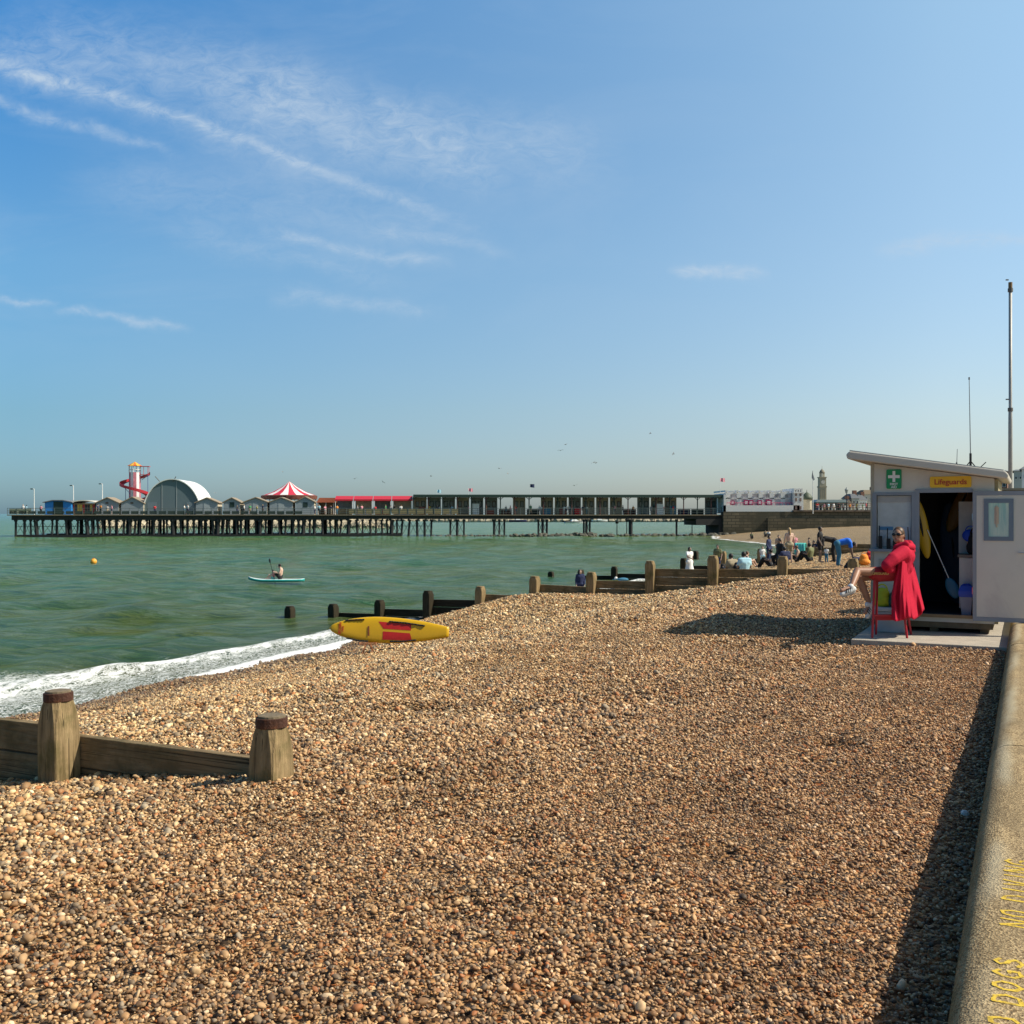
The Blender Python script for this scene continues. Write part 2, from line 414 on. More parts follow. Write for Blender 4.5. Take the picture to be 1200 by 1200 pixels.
# ---------------------------------------------------------------- beach, sea, land
def grid_mesh(name, pts, nu, nv, m, attrs=None, smooth=True):
    me = bpy.data.meshes.new(name)
    me.vertices.add(nu*nv); me.vertices.foreach_set('co', pts.reshape(-1).astype(np.float32))
    i, j = np.meshgrid(np.arange(nu-1), np.arange(nv-1), indexing='ij')
    a = (i*nv+j).ravel(); q = np.stack([a, a+nv, a+nv+1, a+1], 1)
    nf = len(q)
    me.loops.add(nf*4); me.polygons.add(nf)
    me.loops.foreach_set('vertex_index', q.ravel().astype(np.int32))
    me.polygons.foreach_set('loop_start', np.arange(0, nf*4, 4, dtype=np.int32))
    me.update(calc_edges=True)
    if smooth: me.polygons.foreach_set('use_smooth', np.ones(nf, bool))
    for k, v in (attrs or {}).items():
        at = me.attributes.new(k, 'FLOAT', 'POINT'); at.data.foreach_set('value', v.ravel().astype(np.float32))
    me.materials.append(m); me.validate()
    o = bpy.data.objects.new(name, me); COL.objects.link(o); return o
Sg = np.concatenate([np.arange(-6, 3, .5), np.arange(3, 31.8, .15), [31.9, 32.0, 32.5, 32.6], np.arange(33, 62, .35), np.arange(62, 236, 1.6)])
Lg = np.concatenate([[-.2], np.arange(.15, 21, .14), np.arange(21, 40, .6), np.arange(40, 76, 1.5)])
S2, L2 = np.meshgrid(Sg, Lg, indexing='ij')
Z2 = ground(S2, L2) - .012 + .012*rng.standard_normal(S2.shape)*(L2 > .5)*(S2 > 33)
pts = np.stack([S2*ST - L2*CT, S2*CT + L2*ST, Z2], -1)[:, ::-1, :]
o = grid_mesh('beach', pts, len(Sg), len(Lg), M_SHI)
bm = bmesh.new(); bm.from_mesh(o.data)
if sum(f.normal.z for f in list(bm.faces)[:50]) < 0: bmesh.ops.reverse_faces(bm, faces=bm.faces); bm.to_mesh(o.data)
bm.free()
tag(o, kind='structure')
# sea: one sheet from the swash to the horizon
rr = [11.0]
while rr[-1] < 14000: rr.append(rr[-1]*1.0105 + .02)
rr = np.array(rr); th = np.radians(np.arange(-52, 40.01, .16))
RR, TH = np.meshgrid(rr, th, indexing='ij')
X = RR*np.sin(TH); Y = RR*np.cos(TH); S_, L_ = X*ST + Y*CT, -X*CT + Y*ST
d = L_ - shore(S_)
Zw = np.zeros_like(X); cr = np.zeros_like(X)
wr = np.random.default_rng(3)
tot = 0
for lam, amp in ((13,.055),(9,.05),(7,.045),(5.5,.04),(4.2,.034),(3.3,.028),(2.6,.024),(2.0,.018),(1.6,.015),(1.2,.011),(.9,.008)):
    for q in range(3):
        ang = R(math.degrees(math.atan2(-ST, CT)) + wr.normal(0, 34)); kx, ky = math.cos(ang), math.sin(ang)
        ph = wr.uniform(0, 6.28); k = 2*math.pi/lam*wr.uniform(.85, 1.15)
        fade = np.clip(1.6 - (RR*.0105)/(lam*.22), 0, 1)
        arg = (kx*X + ky*Y)*k + ph + .6*np.sin(X*.05+ph)*np.sin(Y*.04)
        sgn = 1 - 2*np.abs(np.sin(arg/2)); Zw += amp*1.0*(sgn*.5+np.cos(arg)*.5)*fade; cr += amp*sgn*fade; tot += amp*.35
sw = np.clip(d/5, .08, 1)
fwid = np.interp(S_, [-10, 12, 17, 21, 27, 32, 55, 58, 95, 120, 200], [5, 4.8, 4.0, 2.6, 1.8, 1.1, 1.3, 1.6, 1.3, 1.0, 1.0])
Zw = Zw*sw + .13*np.exp(-((d-fwid*.8)/.55)**2)*(RR < 120)
Zw = np.where(d < .0, Zw*.2, Zw)
pts = np.stack([X, Y, SEA + Zw], -1)
o = grid_mesh('sea', pts, len(rr), len(th), M_SEA, {'shore_distance': d, 'foam_width': fwid, 'crest': np.clip(cr/tot*.5+.5, 0, 1)})
bm = bmesh.new(); bm.from_mesh(o.data)
if sum(f.normal.z for f in list(bm.faces)[:50]) < 0: bmesh.ops.reverse_faces(bm, faces=bm.faces); bm.to_mesh(o.data)
bm.free()
tag(o, kind='structure')

# shingle pebbles: uncountable, one object instancing stones on scattered points
def pebble_points():
    P_, Sc = [], []
    bands = [(2.6, 5.0, 1.0), (5.0, 7.5, 1.08), (7.5, 10.5, 1.25), (10.5, 14, 1.38), (14, 18.5, 1.6), (18.5, 25, 1.95), (25, 34, 2.5)]
    for r0, r1, k in bands:
        dmin = .0175*k
        n = int((r1**2-r0**2)*R(66)/2*1.22/dmin**2*.72)
        r = np.sqrt(rng.uniform(r0**2, r1**2, n)); a = rng.uniform(R(-35), R(31), n)
        x, y = r*np.sin(a), r*np.cos(a); S, L = x*ST + y*CT, -x*CT + y*ST
        fs_ = np.clip((S-7)/5, 0, 1); Lq = L + 1.5*np.sin(S*.8)
        ds = dmin*(np.interp(Lq, [0, 3, 8], [.92, 1.2, 1.85])*(1-fs_) + np.interp(Lq, [0, 3, 8], [.88, .98, 1.2])*fs_) * np.exp(rng.normal(0, .36, n)) * np.exp(.22*np.sin(L*1.25+.5*np.sin(S*.6))*np.sin(S*.33+1) + .12*np.sin(S*2.1+L)*np.sin(L*2.7))
        keep = rng.random(n) < (dmin*1.18/ds)**1.2
        keep &= (L > .255) & (L < shore(S)+.25) & (S < 31.7) & ~((S > 15.32) & (S < 19.4) & (L < 2.28))
        x, y, S, L, ds = x[keep], y[keep], S[keep], L[keep], ds[keep]
        z = ground(S, L) + ds*rng.uniform(-.05, .32, len(ds)) + .006
        P_.append(np.stack([x, y, z], 1)); Sc.append(ds)
    return np.concatenate(P_), np.concatenate(Sc)
pp_, ps_ = pebble_points()
big = rng.random(len(ps_)) < .004
ps_[big] *= 1.8
print('PEBBLES', len(pp_))
pc = bpy.data.collections.new('pebble_shapes')
for k in range(8):
    bm = bmesh.new(); bmesh.ops.create_icosphere(bm, subdivisions=2, radius=.5)
    ax = Vector((1.0, random.uniform(.62, .92), random.uniform(.42, .68)))
    cuts = [(Vector((random.gauss(0,1), random.gauss(0,1), random.gauss(0,1))).normalized(), random.uniform(.30,.43)) for _ in range(7)]
    for v in bm.verts:
        for d_, lim in cuts:
            e_ = v.co.dot(d_) - lim
            if e_ > 0: v.co -= d_*e_*.92
        n_ = v.co.normalized()
        f = 1 + .10*math.sin(3*n_.x+k*1.7)*math.cos(2.6*n_.y+k) + .07*math.sin(4*n_.z+2*k+3*n_.x) + random.uniform(-.02, .02)
        v.co = Vector((v.co.x*ax.x, v.co.y*ax.y, v.co.z*ax.z))*f
    me = bpy.data.meshes.new('pebble'); bm.to_mesh(me); bm.free()
    me.polygons.foreach_set('use_smooth', [True]*len(me.polygons)); me.materials.append(M_PEB)
    pc.objects.link(bpy.data.objects.new('pebble', me))
me = bpy.data.meshes.new('shingle'); me.vertices.add(len(pp_)); me.vertices.foreach_set('co', pp_.ravel().astype(np.float32))
at = me.attributes.new('size', 'FLOAT', 'POINT'); at.data.foreach_set('value', ps_.astype(np.float32))
rot = np.stack([rng.normal(0, .42, len(ps_)), rng.normal(0, .42, len(ps_)), rng.uniform(0, 6.283, len(ps_))], 1)
at = me.attributes.new('turn', 'FLOAT_VECTOR', 'POINT'); at.data.foreach_set('vector', rot.ravel().astype(np.float32))
me.update()
shing = bpy.data.objects.new('shingle', me); COL.objects.link(shing); tag(shing, 'loose tan, brown and white flint shingle covering the beach', 'shingle', kind='stuff')
ng = bpy.data.node_groups.new('scatter', 'GeometryNodeTree')
ng.interface.new_socket('Geometry', in_out='INPUT', socket_type='NodeSocketGeometry')
ng.interface.new_socket('Geometry', in_out='OUTPUT', socket_type='NodeSocketGeometry')
N = ng.nodes; Lk = ng.links
gi, go = N.new('NodeGroupInput'), N.new('NodeGroupOutput')
ci = N.new('GeometryNodeCollectionInfo'); ci.inputs['Collection'].default_value = pc
ci.inputs['Separate Children'].default_value = True; ci.inputs['Reset Children'].default_value = True
m2p = N.new('GeometryNodeMeshToPoints'); iop = N.new('GeometryNodeInstanceOnPoints'); iop.inputs['Pick Instance'].default_value = True
na = N.new('GeometryNodeInputNamedAttribute'); na.data_type = 'FLOAT'; na.inputs['Name'].default_value = 'size'
nb = N.new('GeometryNodeInputNamedAttribute'); nb.data_type = 'FLOAT_VECTOR'; nb.inputs['Name'].default_value = 'turn'
e2r = N.new('FunctionNodeEulerToRotation'); Lk.new(nb.outputs[0], e2r.inputs[0])
Lk.new(gi.outputs[0], m2p.inputs[0]); Lk.new(m2p.outputs[0], iop.inputs['Points']); Lk.new(ci.outputs[0], iop.inputs['Instance'])
Lk.new(e2r.outputs[0], iop.inputs['Rotation']); Lk.new(na.outputs[0], iop.inputs['Scale']); Lk.new(iop.outputs[0], go.inputs[0])
shing.modifiers.new('scatter', 'NODES').node_group = ng

# promenade, land behind
M_CONC = mat('promenade_concrete', (.33,.30,.25), .85, var=.2, scale=2, bump=.4, bscale=60)
def sheet(name, poly, z, m):
    mb = MB(); mb.add([(x, y, z) for x, y in poly], [tuple(range(len(poly)))])
    o = mb.build(name, m); tag(o, kind='structure'); return o
def wxy(S, L): p = WP(S, L); return (p.x, p.y)
sheet('promenade', [wxy(-12, -.42), wxy(215, -.42), wxy(215, -9), wxy(-12, -9)], .385, M_CONC)
sheet('land', [wxy(-40, -9), wxy(900, -9), wxy(900, -900), wxy(-40, -900)], .38, mat('land_ground', (.16,.15,.12), .9, var=.3, scale=.1))

# ---------------------------------------------------------------- sea wall with rounded lip
M_WALL, t, bs = base_mat('sea_wall_concrete')
oc = t.new('ShaderNodeTexCoord').outputs['Object']
sep = t.new('ShaderNodeSeparateXYZ'); t.l.new(oc, sep.inputs[0])
v = t.new('ShaderNodeTexVoronoi'); v.inputs['Scale'].default_value = 120; t.l.new(oc, v.inputs['Vector'])
vsc = t.new('ShaderNodeSeparateColor'); t.l.new(v.outputs['Color'], vsc.inputs[0])
agg = t.math('MULTIPLY', t.math('ADD', vsc.outputs[0], t.noise(oc, 90, 4, .7)), .5)
c = t.mix(t.rng(agg, .3, .72), (.20, .13, .065), (.58, .43, .235))
st = t.rng(t.noise(t.mapping(oc, scale=(3, .9, 3)), 1.6, 6, .65), .42, .62)
c = t.mix(t.math('MULTIPLY', st, .55), c, (.17, .125, .07))
# pale worn strip just inside the lip, green algae on the outer curve (local x: landward)
lip = t.math('ADD', sep.outputs[0], t.math('MULTIPLY', t.math('SUBTRACT', t.noise(oc, 4, 5, .65), .5), .10))
pale = t.math('MULTIPLY', t.rng(lip, .055, .095), t.rng(lip, .175, .125))
pale = t.math('MULTIPLY', pale, t.rng(t.noise(t.mapping(oc, scale=(1, .5, 1)), 1.3, 3), .42, .55))
c = t.mix(t.math('MULTIPLY', pale, .6), c, (.52, .45, .31))
alg = t.math('MULTIPLY', t.rng(lip, .06, .0), t.rng(t.noise(oc, 3, 4), .3, .6, .5, 1))
c = t.mix(t.math('MULTIPLY', alg, .8), c, (.085, .075, .022))
t.put(bs.inputs['Base Color'], c); bs.inputs['Roughness'].default_value = .9; bs.inputs['Specular IOR Level'].default_value = .15
b = t.new('ShaderNodeBump'); b.inputs['Strength'].default_value = .8; b.inputs['Distance'].default_value = .008
t.put(b.inputs['Height'], t.math('ADD', t.noise(oc, 55, 5, .7), t.math('MULTIPLY', v.outputs['Distance'], .6))); t.l.new(b.outputs[0], bs.inputs['Normal'])
wo_ = WP(0, .245, 0)
sea_wall = thing('sea_wall', 'low concrete sea wall with rounded lip running up the beach edge beside the shingle', 'wall', wo_, WALLROT)
# local frame of the wall: x landward, y along the wall (away), z up
prof = [(.02,-1.2),(.02,.12),(.012,.17),(0,.22)]
for k in range(0, 9):
    a = math.pi - k*math.pi/2/8
    prof.append((.145+.145*math.cos(a), .255+.145*math.sin(a)))
prof += [(.30,.403),(.72,.40),(.72,-1.2)]
mb = MB(); js = [-6, 7.87, 11.0, 14.1, 17.2, 20.3, 26.5, 32.7, 38.9, 51.3, 63.7, 88, 120, 170, 215]
for k, (a, b2) in enumerate(zip(js[:-1], js[1:])):
    dz = 0.003*math.sin(k*2.1); dx = .004*math.sin(k*1.3)
    g0 = 0.007 if a > 7 or a < 0 else 0.0005
    mb.prism([(x+dx, z+dz) for x, z in prof], a+g0, b2-.0005, None)
wl = mb.build('wall_body', M_WALL, sea_wall)
for p in wl.data.polygons: p.use_smooth = True
wl.data.shade_smooth() if hasattr(wl.data, 'shade_smooth') else None
m_ = wl.modifiers.new('e', 'EDGE_SPLIT'); m_.split_angle = R(35)
# hand painted yellow capitals on the top of the wall
M_YEL, t, bs = base_mat('yellow_wall_paint')
oc = t.new('ShaderNodeTexCoord').outputs['Object']
t.put(bs.inputs['Base Color'], t.mix(t.rng(t.noise(oc, 60, 4), .3, .7), (.60, .38, .02), (.74, .52, .05)))
bs.inputs['Roughness'].default_value = .7
t.put(bs.inputs['Alpha'], t.math('MULTIPLY', t.rng(t.noise(oc, 95, 5, .75), .36, .47), t.rng(t.noise(oc, 11, 3, .6), .32, .44, .55, 1.0)))
GL = {'N': [[(0,0),(0,1)],[(0,1),(.6,0)],[(.6,0),(.62,1)]], 'O': [[(.3,0),(.05,.25),(0,.6),(.15,.95),(.4,1),(.6,.7),(.58,.3),(.3,0)]],
      'D': [[(0,0),(.02,1)],[(.02,1),(.4,.9),(.6,.55),(.45,.12),(0,0)]], 'I': [[(.2,0),(.22,1)]], 'V': [[(0,1),(.3,0)],[(.3,0),(.6,1)]],
      'G': [[(.6,.82),(.35,1),(.05,.7),(.03,.3),(.3,0),(.6,.15),(.6,.45),(.35,.45)]], 'S': [[(.58,.85),(.3,1),(.05,.8),(.2,.55),(.5,.45),(.6,.2),(.3,0),(0,.12)]],
      ' ': []}
def painted(word, y0, x0, h, pitch):
    mb = MB(); y = y0
    for ch in word:
        for st_ in GL[ch]:
            pts_ = [(x0 + (1-v_)*h + random.uniform(-.003,.003), y + u_*pitch*.95 + random.uniform(-.003,.003)) for u_, v_ in st_]
            for (ax, ay), (bx, by) in zip(pts_[:-1], pts_[1:]):
                dx, dy = bx-ax, by-ay; l = math.hypot(dx, dy) or 1; nx, ny = -dy/l, dx/l
                w0, w1 = random.uniform(.006,.010), random.uniform(.0045,.0085)
                ex, ey = dx/l*.003, dy/l*.003
                zz = .4026 + .00002*len(mb.f)
                mb.add([(ax-nx*w0-ex, ay-ny*w0-ey, zz), (ax+nx*w0-ex, ay+ny*w0-ey, zz), (bx+nx*w1+ex, by+ny*w1+ey, zz), (bx-nx*w1+ex, by-ny*w1+ey, zz)], [(0,1,2,3)])
        y += pitch*(.75 if ch == 'I' else 1.0)*(.7 if ch == ' ' else 1)
    return mb.build('painted_lettering', M_YEL, sea_wall)
painted('NO DOGS', 3.44, .138, .088, .102)
painted('NO DIVING', 4.42, .150, .115, .108)

# ---------------------------------------------------------------- groynes
def wood_mat(name, c1, c2, dark, axis='z'):
    m, t, bs = base_mat(name)
    oc = t.new('ShaderNodeTexCoord').outputs['Object']
    sc = {'z': (9, 9, .8), 'x': (.8, 9, 9)}[axis]
    g = t.noise(t.mapping(oc, scale=sc), 3, 7, .65, .3)
    c = t.mix(t.rng(g, .3, .7), c1, c2)
    c = t.mix(t.math('MULTIPLY', t.rng(t.noise(oc, 2.2, 5, .65), .48, .66), .75), c, dark)
    crack = t.rng(t.noise(t.mapping(oc, scale=tuple(s*2.2 for s in sc)), 4, 3, .5), .70, .74)
    c = t.mix(t.math('MULTIPLY', crack, .7), c, (.03, .022, .012))
    crk2 = t.rng(t.noise(t.mapping(oc, scale=tuple(s*(3.4 if s > 1 else .5) for s in sc)), 2.2, 2, .5, .3), .635, .66)
    c = t.mix(t.math('MULTIPLY', crk2, .8), c, (.02, .015, .008))
    t.put(bs.inputs['Base Color'], c); bs.inputs['Roughness'].default_value = .85; bs.inputs['Specular IOR Level'].default_value = .2
    b = t.new('ShaderNodeBump'); b.inputs['Strength'].default_value = .9; b.inputs['Distance'].default_value = .02
    t.l.new(g, b.inputs['Height']); t.l.new(b.outputs[0], bs.inputs['Normal'])
    MATS[name] = m; return m
M_WD = wood_mat('weathered_timber_post', (.14,.095,.045), (.40,.285,.15), (.09,.085,.025))
M_WP = wood_mat('weathered_timber_plank', (.15,.10,.05), (.30,.22,.12), (.085,.07,.03), 'x')
M_WET = wood_mat('wet_dark_timber', (.022,.018,.010), (.05,.040,.024), (.012,.011,.007))
M_WETP = wood_mat('wet_dark_planks', (.020,.016,.010), (.045,.036,.022), (.012,.011,.007), 'x')
M_RUST = mat('rusty_iron_band', (.075,.03,.018), .8, .3, .35, 18, .6, 60, col2=(.14,.05,.02), f2=.5)
M_TOP = mat('post_end_grain', (.17,.13,.08), .9, var=.3, scale=20, bump=.4)
def post_mesh(mb, a, h0, h1, ch=.16):
    """square post from h0 to h1, tapering to a rounded head"""
    def ring(hw, z, cf):
        c = hw*cf; return [(-hw+c,-hw,z),(hw-c,-hw,z),(hw,-hw+c,z),(hw,hw-c,z),(hw-c,hw,z),(-hw+c,hw,z),(-hw,hw-c,z),(-hw,-hw+c,z)]
    H = a/2
    rings = [ring(H, h0, .08), ring(H*1.0, h1-ch*2.4, .09), ring(H*.97, h1-ch*1.5, .14), ring(H*.90, h1-ch*.8, .3), ring(H*(.80 if ch > .1 else .86), h1-.05, .5 if ch > .1 else .28), ring(H*(.78 if ch > .1 else .80), h1, .56 if ch > .1 else .32)]
    vs = [p for r_ in rings for p in r_]; fs = [tuple(range(7, -1, -1)), tuple(range(40, 48))]
    for k in range(5):
        for i in range(8): fs.append((k*8+i, k*8+(i+1) % 8, (k+1)*8+(i+1) % 8, (k+1)*8+i))
    mb.add(vs, fs)
def groyne(S0, posts, planks, label, a=.26, capped=False, wetL=18.0):
    """posts: (L, top z); planks: (L0, L1, top0, top1, n boards) ; local x = -L (landward), y along D"""
    g = thing('groyne', label, 'groyne', WP(S0, 0, 0), WALLROT)
    for L, zt in posts:
        mb = MB(); post_mesh(mb, a*random.uniform(.94,1.06), -3.4, zt, .16 if capped else .07)
        wet = L > wetL
        p = mb.build('post', M_WET if wet else M_WD, g, loc=(-L, 0, 0), rot=(random.uniform(-.02,.02), random.uniform(-.02,.02), random.uniform(-.08,.08)))
        if capped:
            cb = MB(); cb.lathe([(a*.47, zt-.075), (a*.50, zt-.07), (a*.50, zt-.005), (a*.46, zt)], 20, closed=False)
            cb.lathe([(a*.455, zt-.07), (a*.455, zt-.008)], 20, closed=True); cb.build('iron_band', M_RUST, p, smooth=False)
            db = MB(); db.lathe([(a*.44, zt-.02), (a*.43, zt+.012), (a*.36, zt+.016)], 18); db.build('post_top', M_TOP, p)
    for L0, L1, t0, t1, n in planks:
        mb = MB(); x0, x1 = -L1, -L0; hgt = .26
        wet = (L0+L1)/2 > wetL-.5
        for k in range(n):
            dz = k*(hgt+.012); j = random.uniform(-.012,.012); y0 = .115+j; y1 = .195+j
            zl, zr = t1-dz, t0-dz
            mb.hexa([(x0,y0,zl-hgt),(x1,y0,zr-hgt),(x1,y1,zr-hgt),(x0,y1,zl-hgt)], [(x0,y0,zl),(x1,y0,zr),(x1,y1,zr),(x0,y1,zl)])
        mb.build('plank_panel', M_WETP if wet else M_WP, g, bevel=.008)
    return g
groyne(5.95, [(4.99,.50),(7.25,.507),(9.5,.42),(11.7,.2)], [(4.99,7.25,.145,.125,3),(7.25,9.5,.19,.15,5),(9.5,11.7,.05,-.05,5)],
       'weathered timber groyne nearest the camera with rusty iron banded posts', a=.235, capped=True)
groyne(31.9, [(25.8,-1.62),(23.76,-1.45),(21.6,-1.22),(19.5,-.8),(17.33,-.57),(15.2,-.155),(13.1,.04),(11.03,.46),(8.93,.67),(6.76,.69),(4.67,.66),(2.5,.7)],
       [(21.6,23.76,-1.76,-1.80,2),(19.5,21.6,-1.52,-1.56,3),(17.33,19.5,-1.08,-1.13,4),(15.2,17.33,-.86,-.86,3),(13.1,15.2,-.48,-.44,3),(11.03,13.1,-.22,-.25,3),
        (8.93,11.03,.22,.20,5),(6.76,8.93,.28,.24,4),(4.67,6.76,.33,.30,3),(2.5,4.67,.4,.36,3)],
       'long stepped timber groyne running down into the sea behind the yellow rescue board', a=.3)
groyne(58.0, [(26.5,-1.6),(24.5,-1.43),(22.3,-1.19),(20.2,-.9),(18.0,-.6),(15.67,-.16),(13.5,.02),(11.4,.22),(9.3,.5),(7.2,.6)],
       [(22.3,24.5,-1.75,-1.8,2),(20.2,22.3,-1.6,-1.62,3),(18,20.2,-1.45,-1.5,3),(15.67,18,-1.0,-1.05,4),(13.5,15.67,-.55,-.6,5),(11.4,13.5,-.2,-.25,5),(9.3,11.4,.14,.12,5),(7.2,9.3,.36,.34,5),(5.1,7.2,.5,.48,5),(3,5.1,.55,.55,4)],
       'dark timber groyne behind the bathers, half hidden by the stepped groyne', a=.32, wetL=16)
groyne(87, [(26,-1.25),(23.9,-1.1)], [], 'two dark timber stubs standing in the water far along the shore', a=.5, wetL=10)

# ---------------------------------------------------------------- people
def joints(pose):
    j = dict(pel=(0,0,.93), che=(0,0,1.27), nec=(0,.01,1.46), hd=(0,-.02,1.59))
    for s, n in ((-1,'r'),(1,'l')):
        j.update({n+'sh':(s*.175,0,1.40), n+'el':(s*.235,.02,1.13), n+'wr':(s*.23,-.10,.90), n+'ha':(s*.225,-.14,.82),
                  n+'hi':(s*.09,0,.90), n+'kn':(s*.10,-.03,.50), n+'an':(s*.105,.02,.08), n+'to':(s*.12,-.15,.035)})
    if pose == 'walk':
        j.update(rkn=(-.09,-.16,.51), ran=(-.09,-.22,.09), rto=(-.1,-.38,.05), lkn=(.09,.06,.50), lan=(.09,.30,.13), lto=(.1,.18,.04), rel=(-.24,.12,1.14), rwr=(-.22,.14,.91), rha=(-.21,.15,.84), lel=(.24,-.06,1.14), lwr=(.2,-.25,.97), lha=(.18,-.32,.94))
    if pose == 'fold':
        j.update(rel=(-.25,-.03,1.14), rwr=(-.06,-.2,1.14), rha=(.03,-.2,1.14), lel=(.25,-.03,1.12), lwr=(.06,-.22,1.1), lha=(-.03,-.22,1.1))
    if pose == 'reach':
        j.update(rel=(-.3,-.2,1.2), rwr=(-.26,-.42,1.12), rha=(-.25,-.5,1.1), lel=(.24,.06,1.14), lwr=(.26,.02,.9), lha=(.26,0,.83))
    if pose == 'sit':
        dz = -.80
        for k in ('pel','che','nec','hd','rsh','lsh','rhi','lhi'): x,y,z = j[k]; j[k] = (x, y+(z-.93)*.12, z+dz)
        j['nec'] = (0,.02,.64); j['hd'] = (0,-.05,.76)
        for s, n in ((-1,'r'),(1,'l')):
            j.update({n+'el':(s*.24,.0,.34), n+'wr':(s*.2,-.22,.38), n+'ha':(s*.16,-.3,.4), n+'kn':(s*.13,-.36,.42), n+'an':(s*.12,-.58,.07), n+'to':(s*.13,-.74,.05)})
    if pose == 'bend':
        j.update(che=(0,-.33,1.0), nec=(0,-.50,.93), hd=(0,-.62,.86), rsh=(-.17,-.44,.95), lsh=(.17,-.44,.95), rel=(-.2,-.48,.66), rwr=(-.16,-.54,.40), rha=(-.15,-.57,.31), lel=(.2,-.48,.66), lwr=(.16,-.54,.42), lha=(.15,-.56,.34))
        for n in 'rl': x,y,z = j[n+'hi']; j[n+'hi'] = (x,.04,z)
    if pose == 'kneel':
        dz = -.42
        for k in ('pel','che','nec','hd','rsh','lsh','rhi','lhi','rel','lel','rwr','lwr','rha','lha'): x,y,z = j[k]; j[k] = (x,y+.05-(z-.9)*.1,z+dz)
        j.update(rkn=(-.12,-.32,.42), ran=(-.12,-.2,.08), rto=(-.12,-.36,.04), lkn=(.12,-.22,.12), lan=(.12,.22,.09), lto=(.12,.3,.05))
    return {k: Vector(v) for k, v in j.items()}
_pc = {}
def person_parts(pose, legs, sleeve, vox, fem=False, skirt=False, topless=False):
    key = (pose, legs, sleeve, vox, fem, skirt, topless)
    if key in _pc: return _pc[key]
    j = joints(pose); sw = .9 if fem else 1.0
    def limb(mb, g, chain, rs):
        for a, b, r0, r1 in zip(chain[:-1], chain[1:], rs[:-1], rs[1:]): mb.cap(j[a], j[b], r0+g, r1+g)
    def torso(mb, g):
        s = (j['lsh']-j['rsh'])*.5*sw; up = (j['che']-j['pel']); kk = .80 if fem else .90
        mb.cap(j['che']+s*.52+up*.1, j['che']-s*.52+up*.1, .118*kk+g); mb.cap(j['rsh']*.85+j['lsh']*.15, j['lsh']*.85+j['rsh']*.15, .062+g)
        mb.cap(j['rhi'], j['lhi'], .112*kk+g); mb.cap(j['pel'], j['che'], .12*kk+g, .135*kk+g); mb.cap(j['pel']+s*.3, j['che']+s*.45, .10*kk+g, .11*kk+g); mb.cap(j['pel']-s*.3, j['che']-s*.45, .10*kk+g, .11*kk+g)
    B = MB(); torso(B, 0); B.cap(j['che'], j['nec'], .09, .055); B.cap(j['nec'], j['hd'], .052, .06)
    B.ell(j['hd'], (.075,.092,.11)); B.ell(j['hd']+Vector((0,-.09,-.02)), (.014,.022,.02)); B.ell(j['hd']+Vector((0,-.05,-.08)), (.04,.04,.03))
    for n in 'rl':
        limb(B, 0, (n+'sh', n+'el', n+'wr', n+'ha'), (.052,.042,.028,.036)); limb(B, 0, (n+'hi', n+'kn', n+'an'), (.085,.056,.038)); limb(B, 0, (n+'an', n+'to'), (.036,.03))
    out = {'body': remeshed(B, vox, 3, name='person')}
    if not topless:
        T = MB(); torso(T, .018)
        for n in 'rl':
            if sleeve == 'short': T.cap(j[n+'sh'], j[n+'sh'].lerp(j[n+'el'], .6), .068, .064)
            if sleeve == 'long': limb(T, .02, (n+'sh', n+'el', n+'wr'), (.052,.044,.030))
        out['shirt'] = remeshed(T, vox, 3, name='shirt')
    L = MB(); L.cap(j['rhi'], j['lhi'], .135); L.cap(j['pel'], j['pel'].lerp(j['che'], .25), .135, .13)
    for n in 'rl':
        if legs == 'short': L.cap(j[n+'hi'], j[n+'hi'].lerp(j[n+'kn'], .62), .105, .09)
        if legs == 'brief': L.cap(j[n+'hi'], j[n+'hi'].lerp(j[n+'kn'], .12), .10, .10)
        if legs == 'long': limb(L, .022, (n+'hi', n+'kn', n+'an'), (.09,.062,.05))
    if skirt:
        L.lathe([(.15,j['pel'].z+.05),(.19,.7),(.24,.48)], 16)
    out['trousers' if legs == 'long' else 'shorts'] = remeshed(L, vox, 3, name='shorts')
    H = MB(); H.ell(j['hd']+Vector((0,.022,.028)), (.088,.098,.102))
    if fem: H.cap(j['hd']+Vector((0,.07,0)), j['nec']+Vector((0,.09,-.08)), .06, .035)
    out['hair'] = remeshed(H, vox, 2, name='hair')
    _pc[key] = out; return out
def skin(c): return mat('skin_%d' % int(c*100), (c, c*.66, c*.50), .55, var=.05)
def cloth(name, c): return mat('cloth_'+name, c, .85, var=.12, scale=12)
CL = {n: cloth(n, c) for n, c in dict(white=(.78,.78,.76), black=(.012,.012,.014), navy=(.02,.03,.09), red=(.55,.02,.03), blue=(.015,.16,.75), denim=(.04,.17,.27),
      teal=(.10,.55,.50), grey=(.30,.30,.31), khaki=(.36,.30,.2), yellow=(.75,.55,.05), green=(.05,.25,.10), pink=(.75,.30,.36), orange=(.85,.28,.03), lightblue=(.40,.66,.78), olive=(.16,.17,.08)).items()}
HAIR = {'dark': mat('hair_dark', (.012,.009,.007), .6, var=.3, scale=40), 'brown': mat('hair_brown', (.10,.05,.025), .6, var=.3, scale=40), 'fair': mat('hair_fair', (.42,.28,.13), .6, var=.3, scale=40)}
